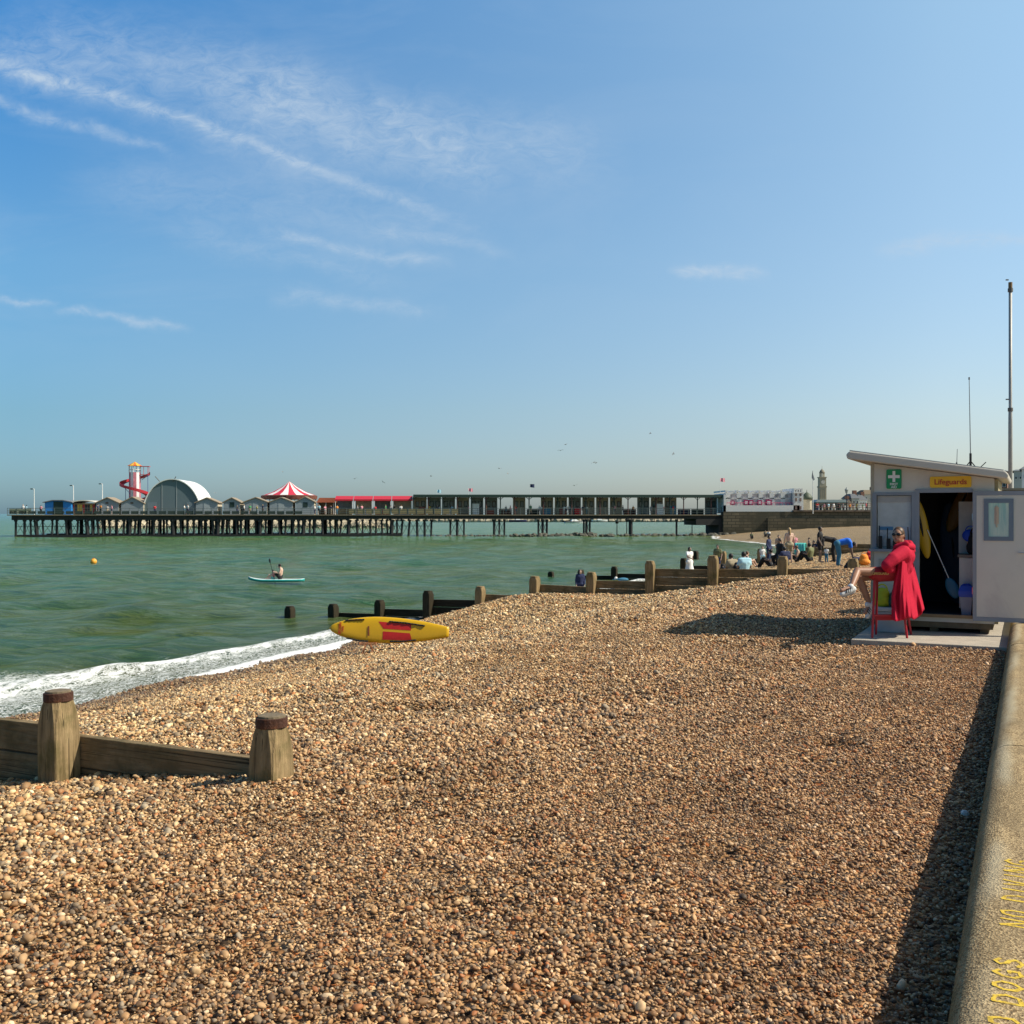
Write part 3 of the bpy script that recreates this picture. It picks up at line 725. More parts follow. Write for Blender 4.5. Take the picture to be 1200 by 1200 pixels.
def person(label, loc, face, h=1.7, pose='stand', top='white', bot='navy', sk=.55, hair='dark', legs='long', sleeve='short', fem=False, skirt=False, vox=.022, group=None):
    """face: world angle the figure looks towards (0 = +X)"""
    o = thing('person', label, 'person', loc, face+math.pi/2, group); o.scale = (h/1.7,)*3
    for k, me in person_parts(pose, legs, sleeve, vox, fem, skirt, top is None).items():
        m = skin(sk) if k == 'body' else HAIR[hair] if k == 'hair' else CL[top] if k == 'shirt' else CL[bot]
        link_mesh(k, me, o, m=m)
    return o
def at_ground(px, Y, dz=0.0):
    x = (px-600)/1200*Y; return Vector((x, Y, gz(x, Y)+dz))
PI = math.pi
B1 = 'people on the shingle beside the groynes'
person('child in a white sundress standing by the groyne near the water', at_ground(808, 44), R(-60), 1.36, 'reach', 'white', 'white', .22, 'dark', 'short', 'short', True, True, group=B1)
person('child in a navy wetsuit wading beside the groyne', P(680, 668, 45.5) - Vector((0,0,1.35)), R(-90), 1.36, 'stand', 'navy', 'navy', .45, 'brown', 'long', 'long', group=B1)
person('dark haired person sitting in a cream top behind the groyne', at_ground(857, 36.6, -.05), R(110), 1.68, 'sit', 'khaki', 'black', .3, 'dark', 'long', group=B1)
person('dark haired person sitting in a light blue top behind the groyne', at_ground(872, 36.0, -.03), R(100), 1.72, 'sit', 'lightblue', 'black', .25, 'dark', 'long', group=B1)
person('dark haired child standing behind the tall groyne post', at_ground(841, 47), R(-120), 1.35, 'stand', 'olive', 'navy', .35, 'dark', 'short', group=B1)
person('bare backed bather sitting beside the seaward groyne', at_ground(875, 52, .0), R(20), 1.6, 'sit', None, 'pink', .62, 'brown', 'brief', group=B1)
person('toddler in a white vest standing at the end of the far groyne', at_ground(893.5, 50.5), R(-90), 1.0, 'stand', 'white', 'lightblue', .5, 'brown', 'short', group=B1)
person('bare backed bather with fair hair and khaki shorts standing among the bathers', at_ground(925, 47.5), R(100), 1.66, 'stand', None, 'khaki', .6, 'fair', 'short', 'none', True, group=B1)
person('person in a black hoodie kneeling left of the woman in pink', at_ground(914, 44.5), R(200), 1.6, 'kneel', 'black', 'black', .3, 'dark', 'long', 'long', group=B1)
person('person in navy clothes standing beside the seaward groyne', at_ground(901, 54), R(-40), 1.45, 'stand', 'navy', 'navy', .3, 'dark', 'long', 'long', group=B1)
person('bare chested boy standing in the shallows behind the bathers', at_ground(912.5, 62), R(-100), 1.45, 'stand', None, 'black', .5, 'dark', 'short', group=B1)
person('sunburnt bather in a pink top beyond the groyne', at_ground(931, 66), R(-100), 1.4, 'stand', 'pink', 'red', .6, 'brown', 'short', group=B1)
person('small child in dark trunks by the far waterline', at_ground(948, 70), R(180), 1.15, 'stand', None, 'black', .4, 'dark', 'short', group=B1)
person('person in a black top sitting beyond the far groyne', at_ground(954, 68, .0), R(200), 1.65, 'sit', 'black', 'black', .4, 'dark', 'short', group=B1)
person('person in a red top crouching beyond the far groyne', at_ground(960, 66), R(180), 1.6, 'kneel', 'red', 'navy', .4, 'brown', 'short', group=B1)
person('dark haired person in black standing beside the toddler', at_ground(961, 41.5), R(-30), 1.46, 'stand', 'black', 'black', .22, 'dark', 'short', 'short', group=B1)
person('toddler in a white top and blue shorts held between two adults', at_ground(968.5, 41.2), R(-120), .62, 'stand', 'white', 'denim', .3, 'dark', 'long', group=B1)
person('adult in black leaning down over the toddler', at_ground(977, 41.5), R(165), 1.62, 'bend', 'black', 'black', .2, 'dark', 'long', 'long', True, group=B1)
person('person in a bright blue top and jeans bending to the shingle', at_ground(982.5, 39.0), R(-12), 1.62, 'bend', 'blue', 'denim', .2, 'dark', 'long', 'short', group=B1)
person('person in a grey top sitting low at the left of the black hoodie', at_ground(904, 45.5), R(150), 1.6, 'sit', 'grey', 'black', .3, 'dark', 'long', group=B1)
person('dark clad person sitting right of the black hoodie', at_ground(919.5, 43.5), R(100), 1.6, 'sit', 'navy', 'black', .3, 'dark', 'long', 'long', group=B1)
person('person in an olive top sitting beside the turquoise towel', at_ground(949, 47), R(130), 1.6, 'sit', 'olive', 'black', .3, 'dark', 'long', group=B1)
person('bather in dark trunks sitting behind the fair haired bather', at_ground(934, 51), R(160), 1.6, 'sit', None, 'black', .4, 'brown', 'short', group=B1)
# swimmer
sw_ = thing('person', 'swimmer in a white cap and blue top splashing beside the groyne', 'person', P(731, 679.5, 53) , R(100), B1)
mb = MB(); mb.ell((0,.05,.02), (.24,.42,.15)); mb.ell((0,.58,.10), (.1,.12,.12)); mb.cap((.2,.35,.05), (.42,.75,.0), .05, .035)
sw_.scale = (.7,.7,.7); me = remeshed(mb, .02, 3); link_mesh('body', me, sw_, m=CL['denim'])
mb = MB(); mb.ell((0,.60,.13), (.105,.125,.11)); mb.build('swim_cap', CL['white'], sw_, smooth=True)
# paddle board with two riders
pb_loc = P(324, 682.5, 59.0); pb_loc.z = SEA+.08
pbd = thing('paddle_board', 'white and turquoise paddle board carrying two riders on the sea', 'paddleboard', pb_loc, R(4))
mb = MB(); st_ = []
NX = 22
for i in range(NX+1):
    u_ = i/NX; x = -1.6+3.2*u_; wv = .40*math.sin(math.pi*min(max(u_,.0),1))**.42 if 0 < u_ < 1 else .02
    rk = .16*max(0, 1-u_/.3)**2 + .03*max(0, (u_-.85)/.15)**2
    st_.append([(x, -wv, rk+.03), (x, -wv*.92, rk+.095), (x, 0, rk+.11), (x, wv*.92, rk+.095), (x, wv, rk+.03), (x, wv*.7, rk-.05), (x, 0, rk-.06), (x, -wv*.7, rk-.05)])
vs = [p for r_ in st_ for p in r_]; fs = []; mi = []
for k in range(NX):
    for i in range(8): fs.append((k*8+i, (k+1)*8+i, (k+1)*8+(i+1) % 8, k*8+(i+1) % 8)); mi.append(0 if i in (1,2) else 1)
mb.add(vs, fs + [tuple(range(8)), tuple(NX*8+i for i in range(7,-1,-1))]); mb.mi = mi+[1,1]
mb.build('hull', [mat('board_white', (.75,.76,.74), .35), mat('board_turquoise', (.04,.42,.40), .35)], pbd, smooth=True)
rid = person('bare backed adult kneeling at the middle of the paddle board', pb_loc+Vector((.22,0,.1)), PI, 1.7, 'sit', None, 'black', .6, 'dark', 'short')
kid = person('small child sitting in front of the adult on the paddle board', pb_loc+Vector((-.18,-.02,.1)), PI, 1.05, 'sit', 'pink', 'teal', .6, 'dark', 'short')
pad = thing('paddle', 'black paddle held upright by the paddle boarder', 'paddle', pb_loc+Vector((-.1,-.25,.1)))
mb = MB(); mb.tube((.1,0,-.3), (-.20,.0,.98), .014); mb.build('shaft', CL['black'], pad)
mb = MB(); mb.ell((-.225,0,1.07), (.05,.02,.13), Euler((0,-.2,0))); mb.build('blade', CL['black'], pad, smooth=True)
# orange buoy
by = thing('buoy', 'round orange buoy floating on the open water', 'buoy', Vector((-33.5, 82, SEA)))
mb = MB(); mb.ell((0,0,.12), .25); mb.build('float_ball', mat('buoy_orange', (.85,.38,.04), .45), by, smooth=True)
mb = MB(); mb.lathe([(.03,.34),(.05,.36),(.05,.42),(.02,.44)], 10); mb.build('ring_eye', mat('buoy_dark', (.1,.04,.02), .6), by)

# bags by the last groyne post, towel on a post
def bag(name, label, m, loc, w_, d_, h_, strap=True, cat='bag'):
    t_ = thing(name, label, cat, loc, random.uniform(-.4,.4))
    mb = MB(); mb.ell((0,0,h_*.30), (w_*.5,d_*.5,h_*.36)); mb.ell((0,0,h_*.62), (w_*.38,d_*.38,h_*.36)); mb.ell((w_*.2,0,h_*.25), (w_*.34,d_*.45,h_*.25))
    link_mesh('bag_body', remeshed(mb, .02, 3, m), t_)
    if strap:
        mb = MB(); pts_ = [(w_*.25*math.cos(a), 0, h_*.85+h_*.28*math.sin(a)) for a in [k*PI/8 for k in range(9)]]
        mb.path(pts_, .012); mb.build('strap', m, t_)
    return t_
bag('beach_bag', 'bright orange drawstring bag standing on the shingle behind the lifeguard hut', CL['orange'], at_ground(1012.5, 37.5), .42, .35, .42)
bag('beach_bag', 'red bag behind the orange bag at the hut corner', CL['red'], at_ground(1021, 42), .6, .4, .38)
bag('beach_bag', 'dark navy bag lying left of the orange bag', CL['navy'], at_ground(1005, 38.5), .55, .4, .3)
bag('beach_bag', 'black bag resting on the shingle by the short groyne post', CL['black'], at_ground(998, 33.6), .55, .35, .3)
tw = thing('beach_towel', 'turquoise towel draped over the far groyne', 'towel', WP(57.98, 11.3, 0), WALLROT)
mb = MB(); nn = 14
vs = []; fs = []
for i in range(nn+1):
    for jn, (yy, zz) in enumerate([(.34,-.4),(.30,.28),(.2,.36),(.02,.38),(-.17,.34),(-.2,-.05),(-.24,-.62)]):
        vs.append(((i/nn-.5)*.58*(1-.18*(jn == 6)), yy+.03*math.sin(i*1.9)*(jn in (0,5,6)), zz+.03*math.sin(i*.8)*(jn in (0,6))))
for i in range(nn):
    for jn in range(6): fs.append((i*7+jn, (i+1)*7+jn, (i+1)*7+jn+1, i*7+jn+1))
mb.add(vs, fs); o = mb.build('cloth', CL['teal'], tw, smooth=True); s = o.modifiers.new('s','SOLIDIFY'); s.thickness = .012

# ---------------------------------------------------------------- lifeguard hut
hut = thing('lifeguard_hut', 'small pale lilac lifeguard hut with sloping roof and open door', 'hut', WP(16.8, 2.2, 0), WALLROT)
M_HW = mat('hut_wall_paint', (.61,.57,.51), .6, var=.05, scale=2, bump=.05, col2=(.50,.45,.42), f2=.54, spec=.25)
M_HT = mat('hut_trim_blue_grey', (.24,.26,.30), .5, var=.08, scale=4)
M_HR = mat('hut_roof_fascia', (.56,.51,.44), .6, var=.06, scale=3)
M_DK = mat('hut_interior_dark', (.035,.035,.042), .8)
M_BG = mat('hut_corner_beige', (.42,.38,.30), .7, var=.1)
HW, HD = 1.75, 2.5
def rz_(x): return 2.80 - .153*x          # underside of the roof
mb = MB()
fr = lambda x0, x1, z0, z1: mb.box(x0, x1, 0, .07, z0, z1)
fr(.05, .09, 1.485, 2.29); fr(.05, .71, .36, 1.485); fr(.60, .71, 1.485, 2.29)
mb.prism([(.05,2.29),(.71,2.29),(.71,rz_(.71)-.01),(.05,rz_(.05)-.01)], 0, .07)
mb.prism([(.71,2.32),(1.455,2.32),(1.455,rz_(1.455)-.01),(.71,rz_(.71)-.01)], 0, .07)
mb.prism([(1.455,.36),(HW,.36),(HW,rz_(HW)-.01),(1.455,rz_(1.455)-.01)], 0, .07)
fr(.71, 1.455, .36, .47)
mb.build('front_wall', M_HW, hut)
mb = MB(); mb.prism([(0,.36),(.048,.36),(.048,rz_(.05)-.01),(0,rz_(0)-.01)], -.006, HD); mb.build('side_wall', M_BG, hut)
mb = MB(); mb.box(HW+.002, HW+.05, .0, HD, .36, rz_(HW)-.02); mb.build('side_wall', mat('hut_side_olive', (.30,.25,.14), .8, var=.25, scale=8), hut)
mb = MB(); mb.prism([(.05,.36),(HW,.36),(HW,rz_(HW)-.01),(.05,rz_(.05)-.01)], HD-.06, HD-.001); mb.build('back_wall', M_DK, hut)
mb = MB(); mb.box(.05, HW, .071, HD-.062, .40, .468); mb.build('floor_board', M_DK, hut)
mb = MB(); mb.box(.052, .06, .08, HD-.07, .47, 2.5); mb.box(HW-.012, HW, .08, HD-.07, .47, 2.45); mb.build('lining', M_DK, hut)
mb = MB(); mb.box(.02, HW-.02, .02, HD-.05, .27, .358); mb.build('base_frame', mat('hut_base_timber', (.16,.12,.07), .9, var=.3), hut)
mb = MB(); mb.box(.66, HW-.12, -.05, .0, .43, .475); mb.build('threshold', mat('threshold_timber', (.26,.17,.09), .8, var=.2), hut)
for x in (.1, .85, 1.55):
    mb = MB(); mb.box(x, x+.12, .1, HD-.1, .195, .268); mb.build('bearer', mat('hut_base_timber', (.16,.12,.07)), hut)
# roof
x0, x1 = -.30, 1.93
mb = MB(); mb.prism([(x0, rz_(x0)), (x1, rz_(x1)), (x1+.02, rz_(x1)+.06), (x1-.03, rz_(x1)+.115), (x0+.03, rz_(x0)+.12), (x0-.02, rz_(x0)+.07)], -.34, HD+.2)
mb.build('roof', M_HR, hut, bevel=.02)
mb = MB(); mb.prism([(x0+.03, rz_(x0)+.124), (x1-.05, rz_(x1)+.119), (x1-.05, rz_(x1)+.135), (x0+.03, rz_(x0)+.14)], -.31, HD+.18)
mb.build('roof_felt', mat('roof_felt_pale', (.5,.49,.46), .7), hut)
# window with frame and sill
win = MB()
for b4 in ((.03,.09,1.44,2.33),(.60,.655,1.44,2.33)): win.box(b4[0], b4[1], -.025, 0.02, b4[2], b4[3])
win.box(.091, .599, -.024, .02, 2.285, 2.329); win = win.build('window', M_HT, hut)
mb = MB(); mb.box(-.01, .68, -.09, .01, 1.415, 1.455); mb.build('sill', M_HT, win)
mb = MB(); mb.box(.10, .59, .035, .041, 1.49, 2.28); mb.build('pane', mat('window_perspex', (.50,.50,.50), .15, var=.15, scale=5), win)
mb = MB(); mb.box(.10, .59, .02, .034, 2.18, 2.275); mb.build('blind', mat('window_blind', (.42,.40,.38), .6), win)
mb = MB(); mb.box(.13, .33, .028, .033, 1.62, 1.80); pn = mb.build('notice', mat('notice_paper', (.40,.44,.48), .7, var=.2, scale=30), win)
mb = MB(); mb.box(.13, .33, .024, .0275, 1.745, 1.80); mb.build('notice_header', mat('notice_blue', (.07,.20,.36), .6), pn)
mb = MB(); mb.box(.43, .58, .028, .033, 1.56, 1.80); mb.build('notice', mat('notice_pale', (.44,.46,.52), .7, var=.1, scale=30), win)
mb = MB(); mb.box(.12, .62, -.012, -.004, 1.0, 1.30); mb.build('lower_panel', mat('lower_panel_beige', (.42,.38,.33), .6), hut)
# door frame
mb = MB(); mb.box(.655, .71, -.03, .05, .40, 2.375); mb.box(.711, 1.46, -.03, .05, 2.32, 2.375); mb.build('door_frame', M_HT, hut)
# door leaf swung fully open
DX = 1.462
door = MB(); door.box(DX+.05, DX+.70, -.088, -.050, .47, 2.27); door = door.build('door', M_HW, hut)
mb = MB()
mb.box(DX, DX+.05, -.092, -.046, .405, 2.335); mb.box(DX+.70, DX+.75, -.092, -.046, .405, 2.335)
mb.box(DX+.0505, DX+.6995, -.092, -.046, .405, .468); mb.box(DX+.0505, DX+.6995, -.092, -.046, 2.272, 2.335)
mb.build('edge_trim', M_HT, door)
wx0, wx1, wz0, wz1 = DX+.15, DX+.545, 1.60, 2.22
mb = MB(); t_ = .062
mb.box(wx0, wx0+t_, -.104, -.089, wz0, wz1); mb.box(wx1-t_, wx1, -.104, -.089, wz0, wz1)
mb.box(wx0+t_, wx1-t_, -.104, -.089, wz0, wz0+t_); mb.box(wx0+t_, wx1-t_, -.104, -.089, wz1-t_, wz1); dw = mb.build('window_frame', mat('door_window_frame', (.15,.19,.24), .5), door)
mb = MB(); mb.box(wx0+t_, wx1-t_, -.095, -.0885, wz0+t_, wz1-t_)
M_GL, t, bs = base_mat('door_glass')
t.put(bs.inputs['Base Color'], t.mix(t.rng(t.noise(t.mapping(t.new('ShaderNodeTexCoord').outputs['Object'], scale=(14,1,1.2)), 1.2, 3), .4, .6), (.36,.52,.48), (.62,.66,.56))); bs.inputs['Roughness'].default_value = .05; bs.inputs['Metallic'].default_value = .25  # streaky greenish reflection painted into the glass colour
mb.build('pane', M_GL, dw)
mb = MB(); mb.tube((wx0+.17,-.0965,wz0+.2), (wx0+.17,-.0965,wz1-.1), .012); mb.box(wx0+.14, wx0+.20, -.1, -.0955, wz0+.25, wz1-.12); mb.build('sticker', mat('sticker_red', (.50,.38,.28), .5), dw)
mb = MB(); mb.path([(DX+.62,-.09,1.43),(DX+.62,-.14,1.43),(DX+.74,-.14,1.43)], .011, 8); mb.build('handle', mat('steel', (.5,.5,.52), .3, .9), door)
for zz in (.8, 1.9):
    mb = MB(); mb.tube((DX-.004,-.05,zz), (DX-.004,-.05,zz+.1), .012); mb.build('hinge', mat('steel', (.5,.5,.52), .3, .9), door)
# signs
def rrect(x0, x1, z0, z1, r, n=5):
    out = []
    for cx, cz, a0 in ((x1-r,z0+r,-90),(x1-r,z1-r,0),(x0+r,z1-r,90),(x0+r,z0+r,180)):
        for k in range(n+1): a = R(a0+90*k/n); out.append((cx+r*math.cos(a), cz+r*math.sin(a)))
    return out
sg = MB(); sg.prism(rrect(.235,.455,2.385,2.685,.025), -.018, -.006); sg = sg.build('first_aid_sign', mat('sign_green', (.01,.27,.09), .4), hut)
M_SW = mat('sign_white', (.8,.8,.8), .5)
mb = MB(); mb.prism([(.325,2.49),(.365,2.49),(.365,2.55),(.43,2.55),(.43,2.595),(.365,2.595),(.365,2.66),(.325,2.66),(.325,2.595),(.26,2.595),(.26,2.55),(.325,2.55)], -.0215, -.0185)
mb.build('white_cross', M_SW, sg)
link_mesh('sign_text', text_mesh('FIRST', .05, M_SW, .0015, bold=.001), sg, loc=(.345,-.0205,2.455), rot=(R(90),0,0))
link_mesh('sign_text', text_mesh('AID', .05, M_SW, .0015, bold=.001), sg, loc=(.345,-.0205,2.41), rot=(R(90),0,0))
sg = MB(); sg.prism(rrect(.86,1.44,2.395,2.565,.03), -.018, -.006); sg = sg.build('lifeguards_sign', mat('sign_yellow', (.80,.47,.01), .4, var=.04), hut)
link_mesh('sign_text', text_mesh('Lifeguards', .112, mat('sign_red', (.42,.02,.015), .5), .0015, bold=.0018), sg, loc=(1.15,-.0205,2.478), rot=(R(90),0,0))

def hl(x, y, z): return hut.matrix_basis @ Vector((x, y, z))
M4 = Matrix.Translation(WP(16.8, 2.2, 0)) @ Matrix.Rotation(WALLROT, 4, 'Z')
def hl(x, y, z): return M4 @ Vector((x, y, z))
# things inside and on the hut
def leaning_board(label, m, x, y, z, L_, wd, ry, rx=0):
    t_ = thing('rescue_board', label, 'board', hl(x, y, z), WALLROT); t_.rotation_euler = (rx, ry, WALLROT)
    mb = MB(); mb.ell((0,0,L_/2), (wd/2,.05,L_/2), nu=20, nv=14); mb.build('hull', m, t_, smooth=True)
    mb = MB(); mb.ell((0,-.035,L_*.55), (.02,.03,.2)); mb.build('handle_strap', CL['black'], t_, smooth=True); return t_
leaning_board('yellow rescue board leaning inside the hut doorway', mat('board_yellow', (.62,.36,.015), .4, var=.06), .80, .35, 1.30, .95, .20, R(-10))
leaning_board('orange yellow board propped across the top inside the hut', mat('board_amber', (.20,.10,.012), .5, var=.06), 1.02, 1.5, 1.70, 1.0, .26, R(24))
leaning_board('dark blue board leaning at the back of the hut', mat('board_blue', (.008,.03,.07), .6), 1.15, 1.7, .5, 1.7, .42, R(-4))
pd = thing('paddle', 'thin white shafted paddle leaning in the hut doorway', 'paddle', hl(.80,.3,1.75), WALLROT)
mb = MB(); mb.tube((0,0,0), (.3,.1,-.75), .007); mb.build('shaft', M_SW, pd)
mb = MB(); mb.ell((.35,.1,-.9), (.09,.02,.17), Euler((0,R(-22),0))); mb.build('blade', mat('paddle_blue', (.02,.13,.22), .5), pd, smooth=True)
cab = thing('cabinet', 'white cabinet with a worktop just inside the hut door', 'cabinet', hl(1.25,.35,.47), WALLROT)
M_CB = mat('cabinet_white', (.60,.58,.52), .5)
mb = MB(); mb.box(0,.44,0,.5,.08,.86); mb.build('carcass', M_CB, cab, bevel=.006)
mb = MB(); mb.box(-.02,.46,-.03,.5,.865,.90); mb.build('worktop', mat('worktop_brown', (.22,.17,.13), .5), cab)
mb = MB(); mb.box(-.03,.44,.42,.47,.905,1.72); mb.build('back_board', M_CB, cab)
mb = MB(); mb.box(.1,.44,-.012,-.001,.1,.84); mb.build('cabinet_door', M_CB, cab)
bag('backpack', 'black backpack on the worktop inside the hut', CL['black'], hl(1.46,.5,1.37), .26, .2, .36)
bn = thing('waste_bin', 'grey swing bin with a blue liner inside the hut door', 'bin', hl(1.36,.20,.468), WALLROT)
mb = MB(); mb.lathe([(.09,0),(.125,.30)], 4, Matrix.Rotation(R(45),4,'Z')); mb.build('bin_body', mat('bin_grey', (.25,.26,.32), .5), bn)
mb = MB(); mb.lathe([(.132,.27),(.15,.31),(.15,.36),(.11,.44),(.05,.47)], 4, Matrix.Rotation(R(45),4,'Z')); mb.build('bin_lid', mat('bin_blue', (.02,.06,.42), .5), bn)
rd = thing('blue_bag', 'royal blue bag hanging above the backpack in the hut', 'bag', hl(1.40,.55,1.62), WALLROT)
mb = MB(); mb.ell((0,0,.04),(.12,.04,.10)); mb.build('bag_body', mat('bag_blue', (.01,.07,.55), .6), rd, smooth=True)
mb = MB(); mb.path([(.07*math.cos(k*PI/6),0,.12+.07*math.sin(k*PI/6)) for k in range(7)], .008); mb.build('strap', mat('bag_blue', (.01,.07,.55)), rd)
for k, (x, hh_) in enumerate(((.15,.20),(.27,.16),(.36,.13))):
    r_ = thing('handheld_radio', ('tall black radio at the left end of the hut window sill', 'black radio standing in the middle of the hut window sill', 'short black radio by the lifeguard\'s head on the window sill')[k], 'radio', hl(x,-.05,1.456), WALLROT)
    mb = MB(); mb.box(-.028,.028,-.02,.02,0,hh_); mb.build('radio_body', CL['black'], r_, bevel=.006)
    mb = MB(); mb.tube((-.015,0,hh_),(-.015,0,hh_+.16),.008); mb.build('aerial', CL['black'], r_)
r_ = thing('handheld_radio', 'black radio at the right end of the hut window sill', 'radio', hl(.57,-.05,1.456), WALLROT)
mb = MB(); mb.box(-.03,.03,-.02,.02,0,.14); mb.build('radio_body', CL['black'], r_, bevel=.006); mb = MB(); mb.tube((-.01,0,.14),(-.02,0,.34),.008); mb.build('aerial', CL['black'], r_)
# aerials on the roof
an = thing('antenna', 'tall thin whip antenna on a bracket on the hut roof', 'antenna', hl(1.38,1.0,rz_(1.38)+.13), WALLROT)
zb = rz_(1.38)+.13
mb = MB(); mb.tube((0,0,.2),(-.02,0,1.42),.008,.005); mb.tube((-.02,0,1.41),(-.02,0,1.45),.012); mb.build('whip', mat('aerial_grey', (.16,.17,.18), .5), an)
mb = MB(); mb.tube((0,0,0),(0,0,.24),.018); mb.tube((-.09,0,0),(0,0,.12),.008); mb.tube((.09,0,0),(0,0,.12),.008); mb.tube((.12,.1,0),(.22,.1,.10),.007); mb.build('bracket', CL['black'], an)
an = thing('antenna', 'very short thin aerial left of the whip antenna on the hut roof', 'antenna', hl(1.16,1.3,rz_(1.16)+.13), WALLROT)
mb = MB(); mb.tube((0,0,0),(.01,0,.30),.006,.004); mb.build('whip', mat('aerial_grey', (.16,.17,.18)), an)
mb = MB(); mb.tube((0,0,0),(0,0,.08),.012); mb.build('bracket', CL['black'], an)
# timber store behind the hut and flagpole
sb = thing('timber_box', 'olive timber storage box between the hut and the flagpole', 'box', WP(20.5, 1.0, 0), WALLROT)
mb = MB(); mb.box(0,1.2,0,1,.15,2.42); mb.build('box_body', mat('box_timber', (.17,.13,.05), .9, var=.3, scale=10), sb, bevel=.01)
mb = MB(); mb.box(-.03,1.23,-.03,1.03,2.421,2.46); mb.build('box_lid', mat('box_lid', (.30,.26,.18), .8), sb)
fp = thing('flagpole', 'tall bare steel flagpole behind the hut door', 'flagpole', Vector((.4867*27, 27, .4)))
M_FP = mat('flagpole_grey', (.36,.35,.33), .5, .1)
mb = MB(); mb.lathe([(.055,0),(.052,4.0),(.048,4.3),(.042,4.32),(.042,7.55)], 12); mb.build('pole', M_FP, fp, smooth=True)
mb = MB(); mb.lathe([(.05,7.55),(.05,7.7)], 12); mb.build('pole_cap', mat('cap_brown', (.2,.12,.05), .6), fp)
for zz in (2.1, 4.3, 7.45):
    mb = MB(); mb.lathe([(.065,zz),(.065,zz+.09)], 12); mb.box(-.12,-.05,-.012,.012,zz+.3,zz+.33); mb.build('clamp', mat('clamp_dark', (.12,.11,.1), .6), fp)
mb = MB(); mb.lathe([(.085,0),(.085,.9)], 12); mb.build('pole_sleeve', mat('sleeve_olive', (.12,.09,.03), .8), fp)
# slab
slab = MB(); slab.box(-.07, 2.02, -1.5, 2.6, -.3, .2)
slab = slab.build('concrete_slab', mat('slab_concrete', (.42,.37,.30), .9, var=.18, scale=5, bump=.5, bscale=70), bevel=.01, loc=WP(16.8, 2.2, 0), rot=(0,0,WALLROT))
tag(slab, 'pale concrete slab under the hut and the stool', 'slab')

# ---------------------------------------------------------------- lifeguard on the red stool
YS = 14.95
stool = thing('stool', 'tall red metal stool on the concrete slab', 'stool', Vector((P(1044,746,YS).x, YS, .2)))
M_RED = mat('stool_red', (.42,.012,.025), .45, var=.08)
s0 = stool.location
def sp_(px, py, Y): return P(px, py, Y) - s0
def leg(px0, py0, px1, Y0, Y1):
    a = P(px0, py0, Y0); b = P(px1, 746, Y1); b.z = .2
    mb = MB(); mb.tube(a-s0, b-s0, .019, .017, 10); mb.build('leg', M_RED, stool)
leg(1025, 677, 1022, 14.85, 14.80); leg(1028, 677, 1026.5, 15.15, 15.25); leg(1055, 677, 1063, 14.85, 14.80); leg(1058, 677, 1067.5, 15.15, 15.25)
mb = MB(); mb.box(sp_(1023,0,15).x, sp_(1055,0,15).x, -.13, .22, sp_(0,680,14.95).z, sp_(0,675.5,14.95).z); mb.build('seat', M_RED, stool, bevel=.015)
for Y0 in (14.83, 15.17):
    mb = MB(); mb.tube(sp_(1024,721,Y0), sp_(1062,721,Y0), .014); mb.build('rung', M_RED, stool)
mb = MB(); mb.box(sp_(1024,0,15).x, sp_(1062,0,15).x, .0, .03, sp_(0,727,14.95).z, sp_(0,720,14.95).z); mb.build('foot_rail', M_RED, stool, bevel=.006)
for Y0 in (14.97, 15.20):
    mb = MB(); mb.tube(sp_(1059,677,Y0), sp_(1065,657,Y0), .016); mb.build('back_post', M_RED, stool)
mb = MB(); a, b = sp_(1064,661,14.97), sp_(1064,661,15.20); mb.tube(a, b, .018); mb.build('backrest', M_RED, stool)
M_SK = mat('lifeguard_skin', (.34,.17,.105), .5, var=.06, scale=8)
lg = thing('person', 'lifeguard in a red hooded robe and sunglasses sitting cross legged on the stool', 'person', Vector((P(1050,0,YS).x, YS, .2)))
o0 = lg.location
def q(px, py, Y=YS): return P(px, py, Y) - o0
B = MB()
hip, che, nec = q(1051,668), q(1057,650), q(1057.5,641)
B.cap(hip, che, .14, .13); B.cap(q(1051,669,14.86), q(1051,669,15.06), .11); B.cap(che, nec, .10, .052); B.cap(nec, q(1054.5,633), .052, .055)
HC = q(1052.6, 627.3)                                   # head centre
fd = Vector((-.62,-.78,-.03)).normalized(); rt = fd.cross(UP).normalized(); hm = Matrix((rt, -fd, UP)).transposed()   # local x right, -y face
def hp(x, y, z): return HC + hm @ Vector((x, y, z))
hr = hm.to_euler()
B.ell(HC, (.076,.095,.112), hr, 20, 14); B.ell(hp(0,-.045,-.055), (.052,.048,.062), hr, 16, 10); B.ell(hp(0,-.075,-.085), (.024,.024,.022), hr); B.cap(hp(0,-.094,.01), hp(0,-.112,-.022), .009, .014)
B.ell(hp(.076,.0,-.01), (.012,.022,.03), hr); B.ell(hp(-.076,.0,-.01), (.012,.022,.03), hr); B.ell(hp(0,-.092,-.048), (.022,.010,.008), hr)
# crossed (near) leg and supporting leg
k1, a1, t1 = q(1004.5,669.5,14.72), q(997.5,688.5,14.47), q(986,692,14.42)
B.cap(q(1050,671,14.85), k1, .085, .058); B.cap(k1, k1.lerp(a1,.4), .054, .055); B.cap(k1.lerp(a1,.4), a1, .055, .034); B.cap(a1, t1, .036, .028)
k2, a2 = q(1006.5,676.5,14.98), q(1019,708,14.95)
B.cap(q(1050,672,15.05), k2, .088, .060); B.cap(k2, k2.lerp(a2,.4), .056, .056); B.cap(k2.lerp(a2,.4), a2, .056, .036); B.cap(a2, q(1014,718,14.93), .036, .03)
link_mesh('body', remeshed(B, .0085, 4, M_SK), lg)
